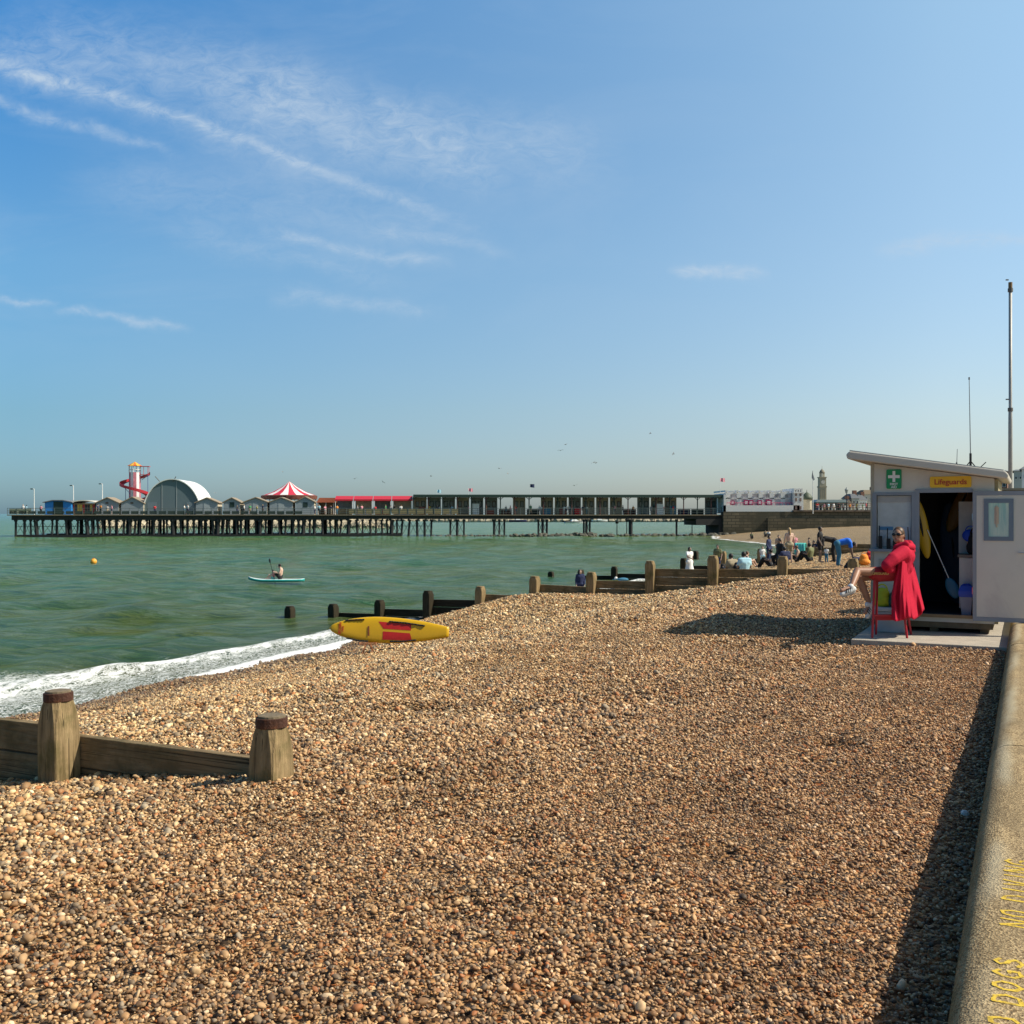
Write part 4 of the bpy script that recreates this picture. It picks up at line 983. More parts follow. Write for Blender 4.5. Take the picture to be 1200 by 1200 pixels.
# shoes
M_SH = mat('shoe_white', (.62,.62,.62), .6, var=.15, scale=30); M_SHD = CL['black']
def shoe(a, t_, nrm=UP):
    d_ = (t_-a).normalized(); S_ = MB(); side = d_.cross(UP).normalized(); upv = side.cross(d_).normalized()
    S_.cap(a - d_*.03 - upv*.01, a+d_*.09-upv*.02, .046, .042); S_.cap(a+d_*.09-upv*.025, a+d_*.165-upv*.035, .042, .032); S_.cap(a-upv*.0+d_*.0, a+upv*.03, .045, .046)
    sh = link_mesh('shoe', remeshed(S_, .008, 3, M_SH), lg)
    so_ = MB(); so_.cap(a-d_*.03-upv*.05, a+d_*.16-upv*.062, .026, .022); link_mesh('sole', remeshed(so_, .008, 2, mat('sole_grey', (.35,.35,.36), .7)), sh)
    st = MB()
    for kk in (.03,.06,.09): st.tube(a+d_*kk+upv*.028+side*.034, a+d_*(kk+.03)-upv*.03+side*.040, .006); 
    for kk in (.03,.06,.09): st.tube(a+d_*kk+upv*.028-side*.034, a+d_*(kk+.03)-upv*.03-side*.042, .006)
    st.build('shoe_stripes', M_SHD, sh)
shoe(a1+Vector((0,0,-.02)), t1+Vector((0,0,-.02)))
shoe(a2+Vector((-.0,0,-.02)), q(1014,722,14.93))
# hair with low bun
H = MB(); H.ell(hp(0,.018,.030), (.084,.094,.097), hr, 18, 12); H.ell(hp(0,.10,.0), (.038,.036,.04), hr)
H.cap(hp(.066,.02,.0), hp(.05,.07,-.04), .028, .03); H.cap(hp(-.066,.02,.0), hp(-.05,.07,-.04), .028, .03)
link_mesh('hair', remeshed(H, .008, 2, mat('hair_lifeguard', (.075,.038,.018), .5, var=.35, scale=60)), lg)
G = MB()
for s in (-1, 1): G.ell(hp(s*.036,-.093,.016), (.030,.010,.023), hr, 14, 8); G.tube(hp(s*.064,-.08,.022), hp(s*.080,.0,.018), .0045)
G.tube(hp(-.012,-.1,.02), hp(.012,-.1,.02), .004)
link_mesh('sunglasses', G.mesh('sunglasses', mat('sunglasses_black', (.008,.008,.01), .12)), lg)
mb = MB(); mb.ell(hp(0,-.099,-.050), (.020,.006,.0065), hr); mb.build('lips', mat('lips', (.35,.10,.10), .5), lg, smooth=True)
# robe
M_RB = mat('robe_red', (.50,.012,.042), .85, spec=.2, var=.10, scale=14, bump=.25, bscale=30)
T = MB(); T.cap(q(1052,668), q(1058,650), .17, .165); T.cap(q(1058,650,14.84), q(1058,650,15.08), .13); T.cap(q(1059,645,14.80), q(1059,645,15.12), .085); T.cap(q(1060,652), q(1058,643), .15, .10)
# near arm folded: shoulder, elbow, wrist
T.cap(q(1058.5,647.5,14.77), q(1047,655,14.66), .105, .095); T.cap(q(1047,655,14.66), q(1039,662,14.62), .095, .078); T.cap(q(1039,662,14.62), q(1041,667,14.72), .078, .07)
T.cap(q(1058.5,647,15.15), q(1044,657,15.18), .095, .08); T.cap(q(1044,657,15.18), q(1041,664,14.85), .08, .07)
T.cap(q(1041,664.5,14.70), q(1047,669,14.86), .07, .08)
T.cap(q(1053,663,14.93), q(1060,665,14.95), .13, .12)
link_mesh('robe_top', remeshed(T, .011, 3, M_RB), lg)
Hd = MB()
for k in range(9):
    a = R(200 - 40*k/1.0) if False else None
Hd.cap(q(1062,640,14.80), q(1068,641,14.90), .045, .06); Hd.cap(q(1068,641,14.90), q(1067.5,640,15.08), .06, .055); Hd.cap(q(1050,640.5,14.83), q(1062,637,14.79), .035, .045); Hd.cap(q(1049,641,14.87), q(1052,643,15.05), .03, .03)
Hd.cap(q(1066,637,14.95), q(1059,636,15.08), .05, .045); Hd.cap(q(1062,643,14.85), q(1068,645,15.0), .05, .06)
link_mesh('hood', remeshed(Hd, .010, 3, M_RB), lg)
# skirt of the robe hanging over the stool back in folds
NU, NV = 72, 26
vs = []; fs = []
for j_ in range(NV+1):
    v_ = j_/NV
    for i in range(NU+1):
        u_ = i/NU
        lx = 1052 + (1044.5-1052)*min(1, v_*1.6); rx = 1068.5 + (1083.5-1068.5)*v_**.92
        by = 726 + 2.0*math.sin(u_*9) - 13*max(0, u_-.70)/.30*1.0; ty = 654
        px = lx + (rx-lx)*u_
        py = ty + (by-ty)*v_
        dep = 14.745 + .34*u_**2 - .10*math.sin(PI*min(1,u_*1.2))
        fold = (.008+.040*v_)*math.sin(u_*21 + 2.2*math.sin(v_*2.6+u_*2) + 1.9*math.sin(u_*6.3)) + .016*v_*math.sin(u_*47+2+3*v_) + .014*math.sin(v_*9+u_*11)*math.sin(u_*5+1)
        vs.append(q(px + .4*fold*40*v_*.3, py, dep + fold))
for j_ in range(NV):
    for i in range(NU):
        a = j_*(NU+1)+i; fs.append((a, a+1, a+NU+2, a+NU+1))
K = MB(); K.add(vs, fs)
# far side of the robe, behind the stool back
vs2 = []
for j_ in range(NV+1):
    v_ = j_/NV
    for i in range(NU+1):
        u_ = i/NU
        lx = 1060 - 4*v_; rx = 1068.5 + 13*v_**.95
        px = lx + (rx-lx)*u_; py = 658 + (716-658 - 3*u_ + 2*math.sin(u_*8))*v_
        fold = (.01+.035*v_)*math.sin(u_*19+.5)
        vs2.append(q(px, py, 15.30 - .12*u_**2 + fold))
K2 = MB(); K2.add(vs2, fs)
for kk, nm in ((K, 'robe_skirt'), (K2, 'robe_skirt')):
    o = kk.build(nm, M_RB, lg, smooth=True); s = o.modifiers.new('s','SOLIDIFY'); s.thickness = .012
# shorts
T = MB(); T.cap(q(1050,671,14.87), q(1028,672,14.80), .115, .098); T.cap(q(1050,672,15.04), q(1030,674.5,15.0), .11, .095); T.cap(q(1052,671,14.86), q(1052,671,15.04), .125); T.cap(q(1028,672,14.80), q(1024.5,672,14.785), .098, .095)
link_mesh('shorts', remeshed(T, .010, 2, mat('shorts_red', (.33,.012,.02), .8, var=.08)), lg)
link_mesh('shorts_text', text_mesh('LIFEGUARD', .045, mat('shorts_print', (.62,.38,.10), .6), .002, bold=.0012), lg, loc=q(1032,672.3,14.685), rot=(R(84), 0, R(-4)))
mb = MB(); mb.ell(q(1069.3,655,14.93), (.006,.05,.055)); mb.build('back_logo', mat('logo_amber', (.75,.35,.03), .7), lg, smooth=True)
# cool box with hi-vis things behind the stool
cbx = thing('cool_box', 'grey white box standing against the hut wall behind the stool', 'box', hl(.12,-.42,.2), WALLROT)
mb = MB(); mb.box(0,.42,0,.36,0,.32); mb.build('box_body', mat('cool_box_grey', (.42,.42,.44), .5), cbx, bevel=.02)
mb = MB(); mb.box(-.02,.44,-.02,.38,.322,.38); mb.build('box_lid', mat('cool_box_lid', (.60,.60,.60), .5), cbx, bevel=.02)
bag('kit_bag', 'lime yellow kit bag lying on the cool box', mat('hivis_yellow', (.55,.60,.02), .6), hl(.20,-.24,.58), .30, .26, .30)
bag('kit_bag', 'dark green kit bag leaning on the lime bag', mat('bag_darkgreen', (.01,.06,.04), .6), hl(.40,-.26,.58), .26, .26, .26)

# ---------------------------------------------------------------- rescue board on its stand
bx, bY = (456-600)/1200*25.6, 25.6
rb = thing('rescue_board', 'long yellow rescue board with red panels propped on a stand on the shingle', 'rescue board', (0,0,0))
cz = P(0, 738.5, bY).z
rb.location = (bx, bY, cz)
M_RY = mat('rescue_yellow', (.66,.38,.008), .32, var=.04, scale=3); M_RR = mat('rescue_red', (.50,.015,.012), .5)
LN, HWD = 1.5, .33
def half(u_):
    """half width along the board, u 0 (nose) .. 1 (tail)"""
    if u_ < .42: return HWD*math.sin(math.pi/2*(max(u_,0)/.42))**.55
    return HWD*(1-.62*((u_-.42)/.58)**2.0)
mb = MB(); ns = 44; nc = 20; vs = []; fs = []
for i in range(ns+1):
    u_ = i/ns; hw = max(half(u_), .012); th_ = .075*min(1, (u_/.10)**.5 if u_ > 0 else .1)*(1-.25*u_) + .004
    x = -LN + 2*LN*u_; rk = .05*max(0, 1-u_/.35)**2
    for k in range(nc):
        a = 2*PI*k/nc; ca, sa = math.cos(a), math.sin(a)
        vs.append((x, hw*math.copysign(abs(ca)**.75, ca), rk + th_*math.copysign(abs(sa)**.7, sa)))
for i in range(ns):
    for k in range(nc): fs.append((i*nc+k, i*nc+(k+1) % nc, (i+1)*nc+(k+1) % nc, (i+1)*nc+k))
fs += [tuple(range(nc)), tuple(ns*nc+k for k in range(nc-1,-1,-1))]
mb.add(vs, fs)
rb.rotation_euler = (R(75), R(1.5), R(-3))      # deck (local +z) turned to the viewer, local y up
hull = mb.build('hull', M_RY, rb, smooth=True)
def deck_z(x, y):
    u_ = (x+LN)/(2*LN); hw = half(u_); th_ = .075*min(1, (u_/.10)**.5)*(1-.25*u_)+.004
    ca = min(1, (abs(y)/hw))**(1/.75); sa = math.sqrt(max(0, 1-ca*ca)); return .05*max(0,1-u_/.35)**2 + th_*sa**.7
def decal(poly, m, name, lift=.004, nx=8, ny=4):
    """poly = 4 corners on the deck"""
    mb = MB(); vs = []; fs = []
    a, b, c, d_ = [Vector((*p, 0)) for p in poly]
    for i in range(nx+1):
        for j_ in range(ny+1):
            p = a.lerp(b, i/nx).lerp(d_.lerp(c, i/nx), j_/ny); vs.append((p.x, p.y, deck_z(p.x, p.y)+lift))
    for i in range(nx):
        for j_ in range(ny): fs.append((i*(ny+1)+j_, (i+1)*(ny+1)+j_, (i+1)*(ny+1)+j_+1, i*(ny+1)+j_+1))
    mb.add(vs, fs); return mb.build(name, m, rb, smooth=True)
decal([(-.27,.20),(.56,.15),(.56,.0),(-.13,.02)], M_RR, 'red_panel')
decal([(-.14,-.045),(.54,-.07),(.60,-.25),(-.14,-.25)], M_RR, 'red_panel')
decal([(-.53,.075),(-.49,.075),(-.47,-.17),(-.51,-.17)], mat('strap_brown', (.22,.06,.015), .7), 'grab_strap', .012, 2, 5)
def rail_handle(pts_):
    mb = MB(); P3 = []
    for k in range(len(pts_)*6-5):
        f = k/6; i = min(int(f), len(pts_)-2); fr_ = f-i
        x = pts_[i][0]*(1-fr_)+pts_[i+1][0]*fr_; y = pts_[i][1]*(1-fr_)+pts_[i+1][1]*fr_
        P3.append((x, y, deck_z(x, y)+.018+.010*math.sin(k*2.3)))
    mb.path(P3, .019, 8); mb.build('rail_handle', CL['black'], rb, smooth=True)
rail_handle([(-1.1,.195),(-.82,.225),(-.63,.235)]); rail_handle([(.0,.205),(.4,.185),(.9,.125)])
rail_handle([(-1.05,-.235),(-.75,-.29),(-.5,-.305)]); rail_handle([(.05,-.29),(.35,-.28),(.7,-.235)])
for tx, tz, tt, sz in ((-1.225,.0,'RESCUE',.085),(-1.15,-.02,'RNLI',.065)):
    me = text_mesh(tt, sz, M_RR, .002, bold=.002); link_mesh('board_lettering', me, rb, loc=(tx, tz, .106), rot=(0, 0, R(-90)))
M_STD = mat('stand_rust', (.30,.11,.04), .7, var=.2)
stn = thing('board_stand', 'low rusty metal stand under the yellow rescue board', 'stand', Vector((0,0,0)))
gx, gY = (431-600)/1200*25.3, 25.3
gg = gz(gx, gY); stn.location = (gx, gY, gg)
mb = MB(); hst = cz-.30-gg
for dx, dy in ((-.16,-.16),(.16,-.16),(-.16,.22),(.16,.22)): mb.tube((dx*.3,.05,hst), (dx,dy,-.05), .014)
mb.build('stand_legs', M_STD, stn); mb = MB(); mb.path([(-.2,-.1,hst),(.2,-.1,hst),(.2,.16,hst),(-.2,.16,hst),(-.2,-.1,hst)], .014); mb.build('cradle', M_STD, stn)
print('BOARD z', cz, 'ground', gg, gz((515-600)/1200*25.6, 25.6), hst)

# ---------------------------------------------------------------- the pier
PO = Vector((-86.3, 175.0, 0)); PA = math.atan2(13.5, 126.2)
PU = Vector((math.cos(PA), math.sin(PA), 0)); PV = Vector((-math.sin(PA), math.cos(PA), 0))
def pw(x, y, z): return PO + PU*x + PV*y + Vector((0,0,z))
def pu(px, dy=0.0):
    r = (px-600)/1200; b0 = PO + PV*dy          # solve (b0.x + x*ux) = r (b0.y + x*uy)
    return (r*b0.y - b0.x)/(PU.x - r*PU.y)
def pz(py, x, dy=0.0): return 2-(py-602)/1200*pw(x, dy, 0).y
DK = 1.85
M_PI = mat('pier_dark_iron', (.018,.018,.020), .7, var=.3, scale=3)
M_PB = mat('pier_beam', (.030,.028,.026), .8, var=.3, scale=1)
M_PD = mat('pier_deck_boards', (.20,.16,.11), .85, var=.2, scale=2)
pier = thing('pier', 'long iron pleasure pier on dark piles crossing the water', 'pier', PO, PA)
XE = pu(848); XH = pu(402); XM = pu(507)
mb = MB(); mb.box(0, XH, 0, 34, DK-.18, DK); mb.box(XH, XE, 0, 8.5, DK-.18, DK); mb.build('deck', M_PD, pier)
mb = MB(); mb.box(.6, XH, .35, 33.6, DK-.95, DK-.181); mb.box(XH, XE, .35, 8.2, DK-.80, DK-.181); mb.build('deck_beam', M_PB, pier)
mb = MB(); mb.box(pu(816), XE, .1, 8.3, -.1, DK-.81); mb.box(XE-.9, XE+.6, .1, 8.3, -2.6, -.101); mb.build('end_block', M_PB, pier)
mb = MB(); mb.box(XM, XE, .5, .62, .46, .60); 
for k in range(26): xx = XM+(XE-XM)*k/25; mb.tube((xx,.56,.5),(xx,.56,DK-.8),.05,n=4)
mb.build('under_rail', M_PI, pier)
mb = MB(); mb.box(1.5, pu(470), .2, .5, -2.3, -1.62); mb.box(1.5, pu(470), 15, 15.3, -2.3, -1.7); mb.build('waling_shade', M_PI, pier)  # low beam, its black band also painted-in shade and reflection at the waterline
xs = [pu(16.8), pu(27), pu(34), pu(40), pu(48), pu(60), pu(65), pu(76), pu(81), pu(90)]
pxv = 100
while pxv < 508: xs.append(pu(pxv)); pxv += random.uniform(5.5, 9.5)
for c_ in ((528,536,544),(579.5,585.5,591.5),(631.5,636.5,641.5),(685,688,692),(740,),(794,)): xs += [pu(c) for c in c_]
prev = None
for i, x in enumerate(xs):
    ra = .38 if x > pu(735) and x < pu(745) else (.34 if (i % 7 == 3 and x < XM) else random.uniform(.15,.24))
    mb = MB(); rake = random.uniform(-.25,.25) if x < XM else 0
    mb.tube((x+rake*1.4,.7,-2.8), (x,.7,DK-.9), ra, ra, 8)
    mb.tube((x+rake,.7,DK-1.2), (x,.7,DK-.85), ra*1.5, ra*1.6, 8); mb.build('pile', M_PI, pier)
for i in range(0, 24):
    x = 3 + i*(XH-5)/24
    mb = MB(); mb.tube((x,16,-2.8),(x,16,DK-.9),.22,n=6); mb.tube((x+1,28,-2.8),(x+1,28,DK-.9),.22,n=6); mb.build('pile', M_PI, pier)
mb = MB()
for a, b2 in zip(xs[:-1], xs[1:]):
    if b2-a < 3.2 and b2-a > .6:
        mb.tube((a,.72,-1.7),(b2,.72,DK-1.1),.035,n=4); mb.tube((a,.74,DK-1.1),(b2,.74,-1.7),.035,n=4)
        if a < XM: mb.tube((a,.7,-.2),(b2,.7,-.2),.04,n=4)
mb.build('cross_bracing', M_PI, pier)
M_RL = mat('pier_railing', (.09,.12,.12), .6)
mb = MB()
for x0_, x1_ in ((0, XE),):
    for zz in (1.1, .75, .38): mb.tube((x0_,.15,DK+zz),(x1_,.15,DK+zz),.035 if zz > 1 else .022,n=5)
    k = 0.0
    while k < x1_: mb.tube((k,.15,DK),(k,.15,DK+1.12),.045,n=5); k += 1.55
for zz in (1.1,.6): mb.tube((.1,.15,DK+zz),(.1,34,DK+zz),.035,n=5)
mb.build('railing', M_RL, pier)
M_RB2 = mat('railing_boards_tan', (.34,.25,.13), .8, var=.15)
mb = MB()
k = XH+1
while k < pu(530): mb.box(k, k+1.35, .17, .2, DK+.12, DK+.98); k += 1.5
mb.build('railing_boards', M_RB2, pier)
mb = MB(); k = .3
while k < XH-8: mb.box(k, k+1.3, .17, .2, DK+.1, DK+.6); k += 1.55
mb.build('railing_boards', mat('railing_boards_green', (.035,.055,.045), .8), pier)
mb = MB(); mb.box(pu(20), pu(26), .4, 1.0, DK, DK+1.25) if False else mb.box(.3, 3.9, .17, .22, DK+.1, DK+1.0); mb.build('railing_boards', mat('railing_boards_pale', (.36,.34,.24), .8), pier)

def pthing(name, label, cat, px, dy, group=None):
    x = pu(px, dy); return thing(name, label, cat, pw(x, dy, DK), PA, group), x
M_HG = mat('pier_hut_grey', (.26,.31,.34), .7, var=.06); M_HTN = mat('pier_hut_roof_tan', (.30,.24,.17), .8, var=.12); M_HC = mat('pier_hut_side_sunlit', (.62,.55,.42), .7)
M_DKG = mat('dark_green_paint', (.012,.035,.030), .6); M_WH = mat('white_paint', (.76,.76,.74), .5, var=.04); M_PK = mat('magenta_paint', (.42,.03,.12), .6)
def gable(px0, px1, dy, ye, ya, label, dep=4.5, feature=None):
    t_, x = pthing('pier_hut', label, 'hut', (px0+px1)/2, dy, 'gabled huts along the pier head')
    x0_, x1_ = pu(px0, dy)-x, pu(px1, dy)-x; he, ha = pz(ye, x, dy)-DK, pz(ya, x, dy)-DK
    mb = MB(); mb.cur = 0; mb.prism([(x0_,0),(x1_,0),(x1_,he),(0,ha-.06),(x0_,he)], 0, dep); mb.build('wall', [M_HG], t_)
    mb = MB(); mb.box(x1_+.004, x1_+.03, .02, dep-.02, 0, he-.05); mb.build('side_wall', M_HC, t_)  # right side only: sunlit tone put into the wall colour
    mb = MB(); e = .25; sl_ = (ha-he)/(x1_)
    for s in (-1, 1):
        xe = (x1_+e) if s > 0 else (x0_-e); ze = he - e*sl_
        mb.prism([(0, ha), (xe, ze), (xe, ze+.14), (0, ha+.16)], -.22, dep+.2)
    mb.build('roof', M_HTN, t_)
    mb = MB()
    if feature == 'door': mb.box(-.5,.5,-.04,-.001,.1,2.0); m_ = mat('hut_door_grey', (.33,.38,.40), .7)
    elif feature == 'window': mb.box(-.35,.45,-.04,-.001,1.3,2.2); m_ = M_DKG
    else: mb.box(-.3,.2,-.04,-.001,1.9,2.2); m_ = mat('hut_vent', (.12,.09,.07), .7)
    mb.build('door' if feature == 'door' else 'window', m_, t_)
gable(112.5, 139, 3, 589.5, 583.5, 'plain grey gabled hut between the colourful cafe and its twin on the pier')
gable(142, 168, 3, 589.5, 583.0, 'grey gabled hut between the helter skelter and the arched hall', feature=None)
gable(229.5, 255, 3, 589, 583.8, 'grey gabled hut right beside the arched hall', feature='door')
gable(262, 281, 3, 588.5, 583.8, 'narrow grey gabled hut with a dark window left of the striped tent', feature='window')
gable(286, 313, 3, 588.5, 583.4, 'grey gabled hut at the left edge of the striped tent', feature='door')
gable(316, 343, 3, 588.5, 583.4, 'grey gabled hut in front of the striped tent', feature='door')
gable(347, 368, 3, 588, 582.6, 'rightmost grey gabled hut with a dark window by the striped tent', feature='window')
# blue kiosk
t_, x = pthing('kiosk', 'bright blue kiosk with dark doors at the seaward end of the pier', 'kiosk', 68, 3)
x0_, x1_ = pu(52.5,3)-x, pu(83.5,3)-x
mb = MB(); mb.prism([(x0_,0),(x1_,0),(x1_,2.05),(x1_*.4,2.4),(x0_*.4,2.4),(x0_,2.05)], 0, 5); mb.build('wall', mat('kiosk_blue', (.02,.22,.62), .6), t_)
mb = MB(); mb.box(x0_*.34,x1_*.38,-.06,-.002,0,2.3); mb.build('door', M_DKG, t_)
mb = MB(); mb.prism([(x0_-.3,2.06),(x0_*.4,2.42),(x1_*.4,2.42),(x1_+.3,2.06),(x1_+.3,2.2),(x1_*.4,2.56),(x0_*.4,2.56),(x0_-.3,2.2)], -.3, 5.2); mb.build('roof', mat('kiosk_roof', (.16,.17,.19), .7), t_)
# cafe
t_, x = pthing('pier_cafe', 'low cafe with a curved white roof and red and yellow shopfront on the pier', 'cafe', 98, 4)
x0_, x1_ = pu(84.5,4)-x, pu(111.5,4)-x
mb = MB(); mb.box(x0_,x1_,0,7,0,2.0); mb.build('wall', mat('cafe_wall', (.32,.20,.10), .7), t_)
nb_ = 9
for k in range(nb_):
    a = x0_+(x1_-x0_)*k/nb_; mb = MB(); mb.box(a+.06,a+(x1_-x0_)/nb_-.06,-.05,-.002,.3,1.75)
    mb.build('shop_panel', [mat('panel_red', (.50,.03,.03), .6), mat('panel_yellow', (.65,.42,.06), .6), mat('panel_dark', (.03,.03,.03), .5)][(k*2+k//3) % 3], t_)
mb = MB(); pr = [(x0_-.4+(x1_-x0_+1.2)*k/10, 2.0+.55*math.sin(PI*min(1,(k+1)/11))) for k in range(11)]; mb.prism(pr + [(a, b-.16) for a, b in reversed(pr)], -.6, 7.5); mb.build('roof', mat('cafe_roof_cream', (.66,.62,.52), .6), t_)
# helter skelter
t_, x = pthing('helter_skelter', 'white helter skelter tower with a red spiral slide and orange cone roof', 'ride', 158, 14)
HT = pz(546, x, 14)-DK; HA = pz(541, x, 14)-DK
mb = MB()
for k in range(12):
    mb.cur = k % 2; a0, a1_ = 2*PI*k/12, 2*PI*(k+1)/12
    mb.add([(1.1*math.cos(a0),1.1*math.sin(a0),0),(1.1*math.cos(a1_),1.1*math.sin(a1_),0),(1.05*math.cos(a1_),1.05*math.sin(a1_),HT-1.2),(1.05*math.cos(a0),1.05*math.sin(a0),HT-1.2)], [(0,1,2,3)])
mb.build('tower', [M_WH, mat('tower_stripe', (.50,.16,.20), .6, var=.6, scale=1.2)], t_)
mb = MB()
for k in range(8): a = 2*PI*k/8; mb.tube((1.05*math.cos(a),1.05*math.sin(a),HT-1.2),(1.05*math.cos(a),1.05*math.sin(a),HT),.06,n=5)
mb.lathe([(1.1,HT-.75),(1.1,HT-.65)], 12, closed=False); mb.build('lantern_frame', M_WH, t_)
mb = MB()
for k in range(12):
    mb.cur = k % 2; a0, a1_ = 2*PI*k/12, 2*PI*(k+1)/12
    mb.add([(1.35*math.cos(a0),1.35*math.sin(a0),HT),(1.35*math.cos(a1_),1.35*math.sin(a1_),HT),(0,0,HA)], [(0,1,2)])
mb.build('cone_roof', [mat('cone_yellow', (.80,.48,.05), .5), mat('cone_orange', (.65,.15,.03), .5)], t_)
zs, ze = HT-1.6, .9
for nm, r0_, r1_, zo, m_ in (('slide', 1.9, 2.65, 0, mat('slide_red', (.42,.02,.03), .5)), ('slide_wall', 2.62, 2.70, .42, mat('slide_red', (.42,.02,.03)))):
    mb = MB(); n_ = 60; vs = []; fs = []
    for k in range(n_+1):
        a = R(20) + R(560)*k/n_; z = zs+(ze-zs)*k/n_
        for rr_, zz in ((r0_, z), (r1_, z), (r1_, z+.10+zo), (r0_, z+.10+zo)): vs.append((rr_*math.cos(a), rr_*math.sin(a), zz))
    for k in range(n_):
        for i in range(4): fs.append((k*4+i, k*4+(i+1) % 4, (k+1)*4+(i+1) % 4, (k+1)*4+i))
    mb.add(vs, fs); mb.build(nm, m_, t_)
mb = MB()
for k in range(5): a = R(20+110*k); z = zs+(ze-zs)*110*k/560; mb.tube((2.3*math.cos(a),2.3*math.sin(a),0),(2.3*math.cos(a),2.3*math.sin(a),z),.05,n=4); mb.tube((1.2*math.cos(a),1.2*math.sin(a),max(z-1,0)),(2.5*math.cos(a),2.5*math.sin(a),z),.05,n=4)
mb.build('slide_struts', mat('strut_blue', (.05,.09,.25), .6), t_)
mb = MB(); mb.box(1.0,2.5,-.5,.5,HT-1.7,HT-1.6)
for a, b2 in ((2.45,-.45),(2.45,.45),(1.7,-.45)): mb.tube((a,b2,HT-1.6),(a,b2,HT-.15),.04,n=4)
mb.box(1.0,2.7,-.6,.6,HT-.15,HT-.05); mb.build('top_platform', mat('platform_red', (.50,.05,.06), .6), t_)
# arched hall
t_, x = pthing('arched_hall', 'large grey barrel roofed hall with a white curved roof on the pier', 'hall', 201.5, 3.5)
RA = (pu(235,3.5)-pu(168,3.5))/2; hz = pz(562, x, 3.5)-DK
arc = [(RA*math.cos(a), hz*math.sin(a)) for a in [PI*k/28 for k in range(29)]]
mb = MB(); mb.prism(arc, 0, 13); mb.build('front_wall', mat('hall_grey', (.12,.17,.19), .7, var=.05), t_)
mb = MB(); a2_ = [(px_*1.025, pz_*1.022+.02) for px_, pz_ in arc]
vs = [(px_,-.25,pz_) for px_, pz_ in arc] + [(px_,-.25,pz_) for px_, pz_ in a2_] + [(px_,13.2,pz_) for px_, pz_ in a2_] + [(px_,13.2,pz_) for px_, pz_ in arc]; n_ = len(arc); fs = []
for k in range(n_-1): fs += [(k,k+1,n_+k+1,n_+k),(n_+k,n_+k+1,2*n_+k+1,2*n_+k),(2*n_+k,2*n_+k+1,3*n_+k+1,3*n_+k),(3*n_+k,3*n_+k+1,k+1,k)]
mb.add(vs, fs); mb.build('roof', mat('hall_roof_white', (.74,.75,.72), .5), t_)
for a, b2 in ((-4.2,-2.6),(2.5,3.9)): mb = MB(); mb.box(a,b2,-.03,-.002,0,2.2); mb.build('door', mat('hall_door', (.16,.21,.24), .7), t_)
mb = MB(); mb.box(-1.75,-1.68,-.05,-.001,0,hz*.93); mb.box(.75,.82,-.05,-.001,0,hz*.97); mb.build('seam', mat('hall_seam', (.35,.38,.38), .7), t_)
for sx, px_ in ((-1, 187.5), (1, 203)):
    mb = MB(); xx = pu(px_,3.5)-x; mb.tube((xx+.3*sx,-.2,hz-.3),(xx-.9*sx if sx < 0 else xx+.0,-.2,hz+.1),.05) if False else mb.tube((xx-.0,-.15,hz-.35),(xx+(-.8 if sx < 0 else .5),-.15,hz+.55),.07,n=5); mb.build('roof_bracket', mat('bracket_dark', (.10,.09,.08), .6), t_)
# carousel tent
t_, x = pthing('carousel_tent', 'round tent with a red and white striped cone roof on the pier', 'tent', 339, 14)
Rt = (pu(370,14)-pu(308,14))/2; zb_, za_ = pz(580.5, x, 14)-DK, pz(564.3, x, 14)-DK
mb = MB(); nS = 20
for k in range(nS):
    mb.cur = k % 2; a0, a1_ = 2*PI*(k+.2)/nS, 2*PI*(k+1.2)/nS
    for f0, f1 in ((0,.33),(.33,.66),(.66,1)):
        zf = lambda f: zb_+(za_-zb_)*(1-(1-f)**1.0)*1.0 - .35*math.sin(PI*f)
        r0_, r1_ = Rt*(1-f0), Rt*(1-f1)+.02
        mb.add([(r0_*math.cos(a0),r0_*math.sin(a0),zf(f0)),(r0_*math.cos(a1_),r0_*math.sin(a1_),zf(f0)),(r1_*math.cos(a1_),r1_*math.sin(a1_),zf(f1)),(r1_*math.cos(a0),r1_*math.sin(a0),zf(f1))], [(0,1,2,3)])
mb.build('striped_roof', [mat('tent_white', (.78,.76,.74), .6), mat('tent_red', (.58,.03,.06), .6)], t_)
mb = MB(); mb.lathe([(Rt*1.05,zb_-.75),(Rt*1.07,zb_-.1),(Rt*1.0,zb_+.02)], 32, closed=False); mb.build('valance', mat('valance_brown', (.16,.05,.03), .7, var=.5, scale=2), t_)
mb = MB(); mb.lathe([(.5,0),(.5,zb_),], 12)
for k in range(10): a = 2*PI*k/10; mb.tube((Rt*math.cos(a),Rt*math.sin(a),0),(Rt*math.cos(a),Rt*math.sin(a),zb_-.3),.09,n=6)
mb.build('posts', mat('tent_posts', (.4,.33,.2), .6), t_)
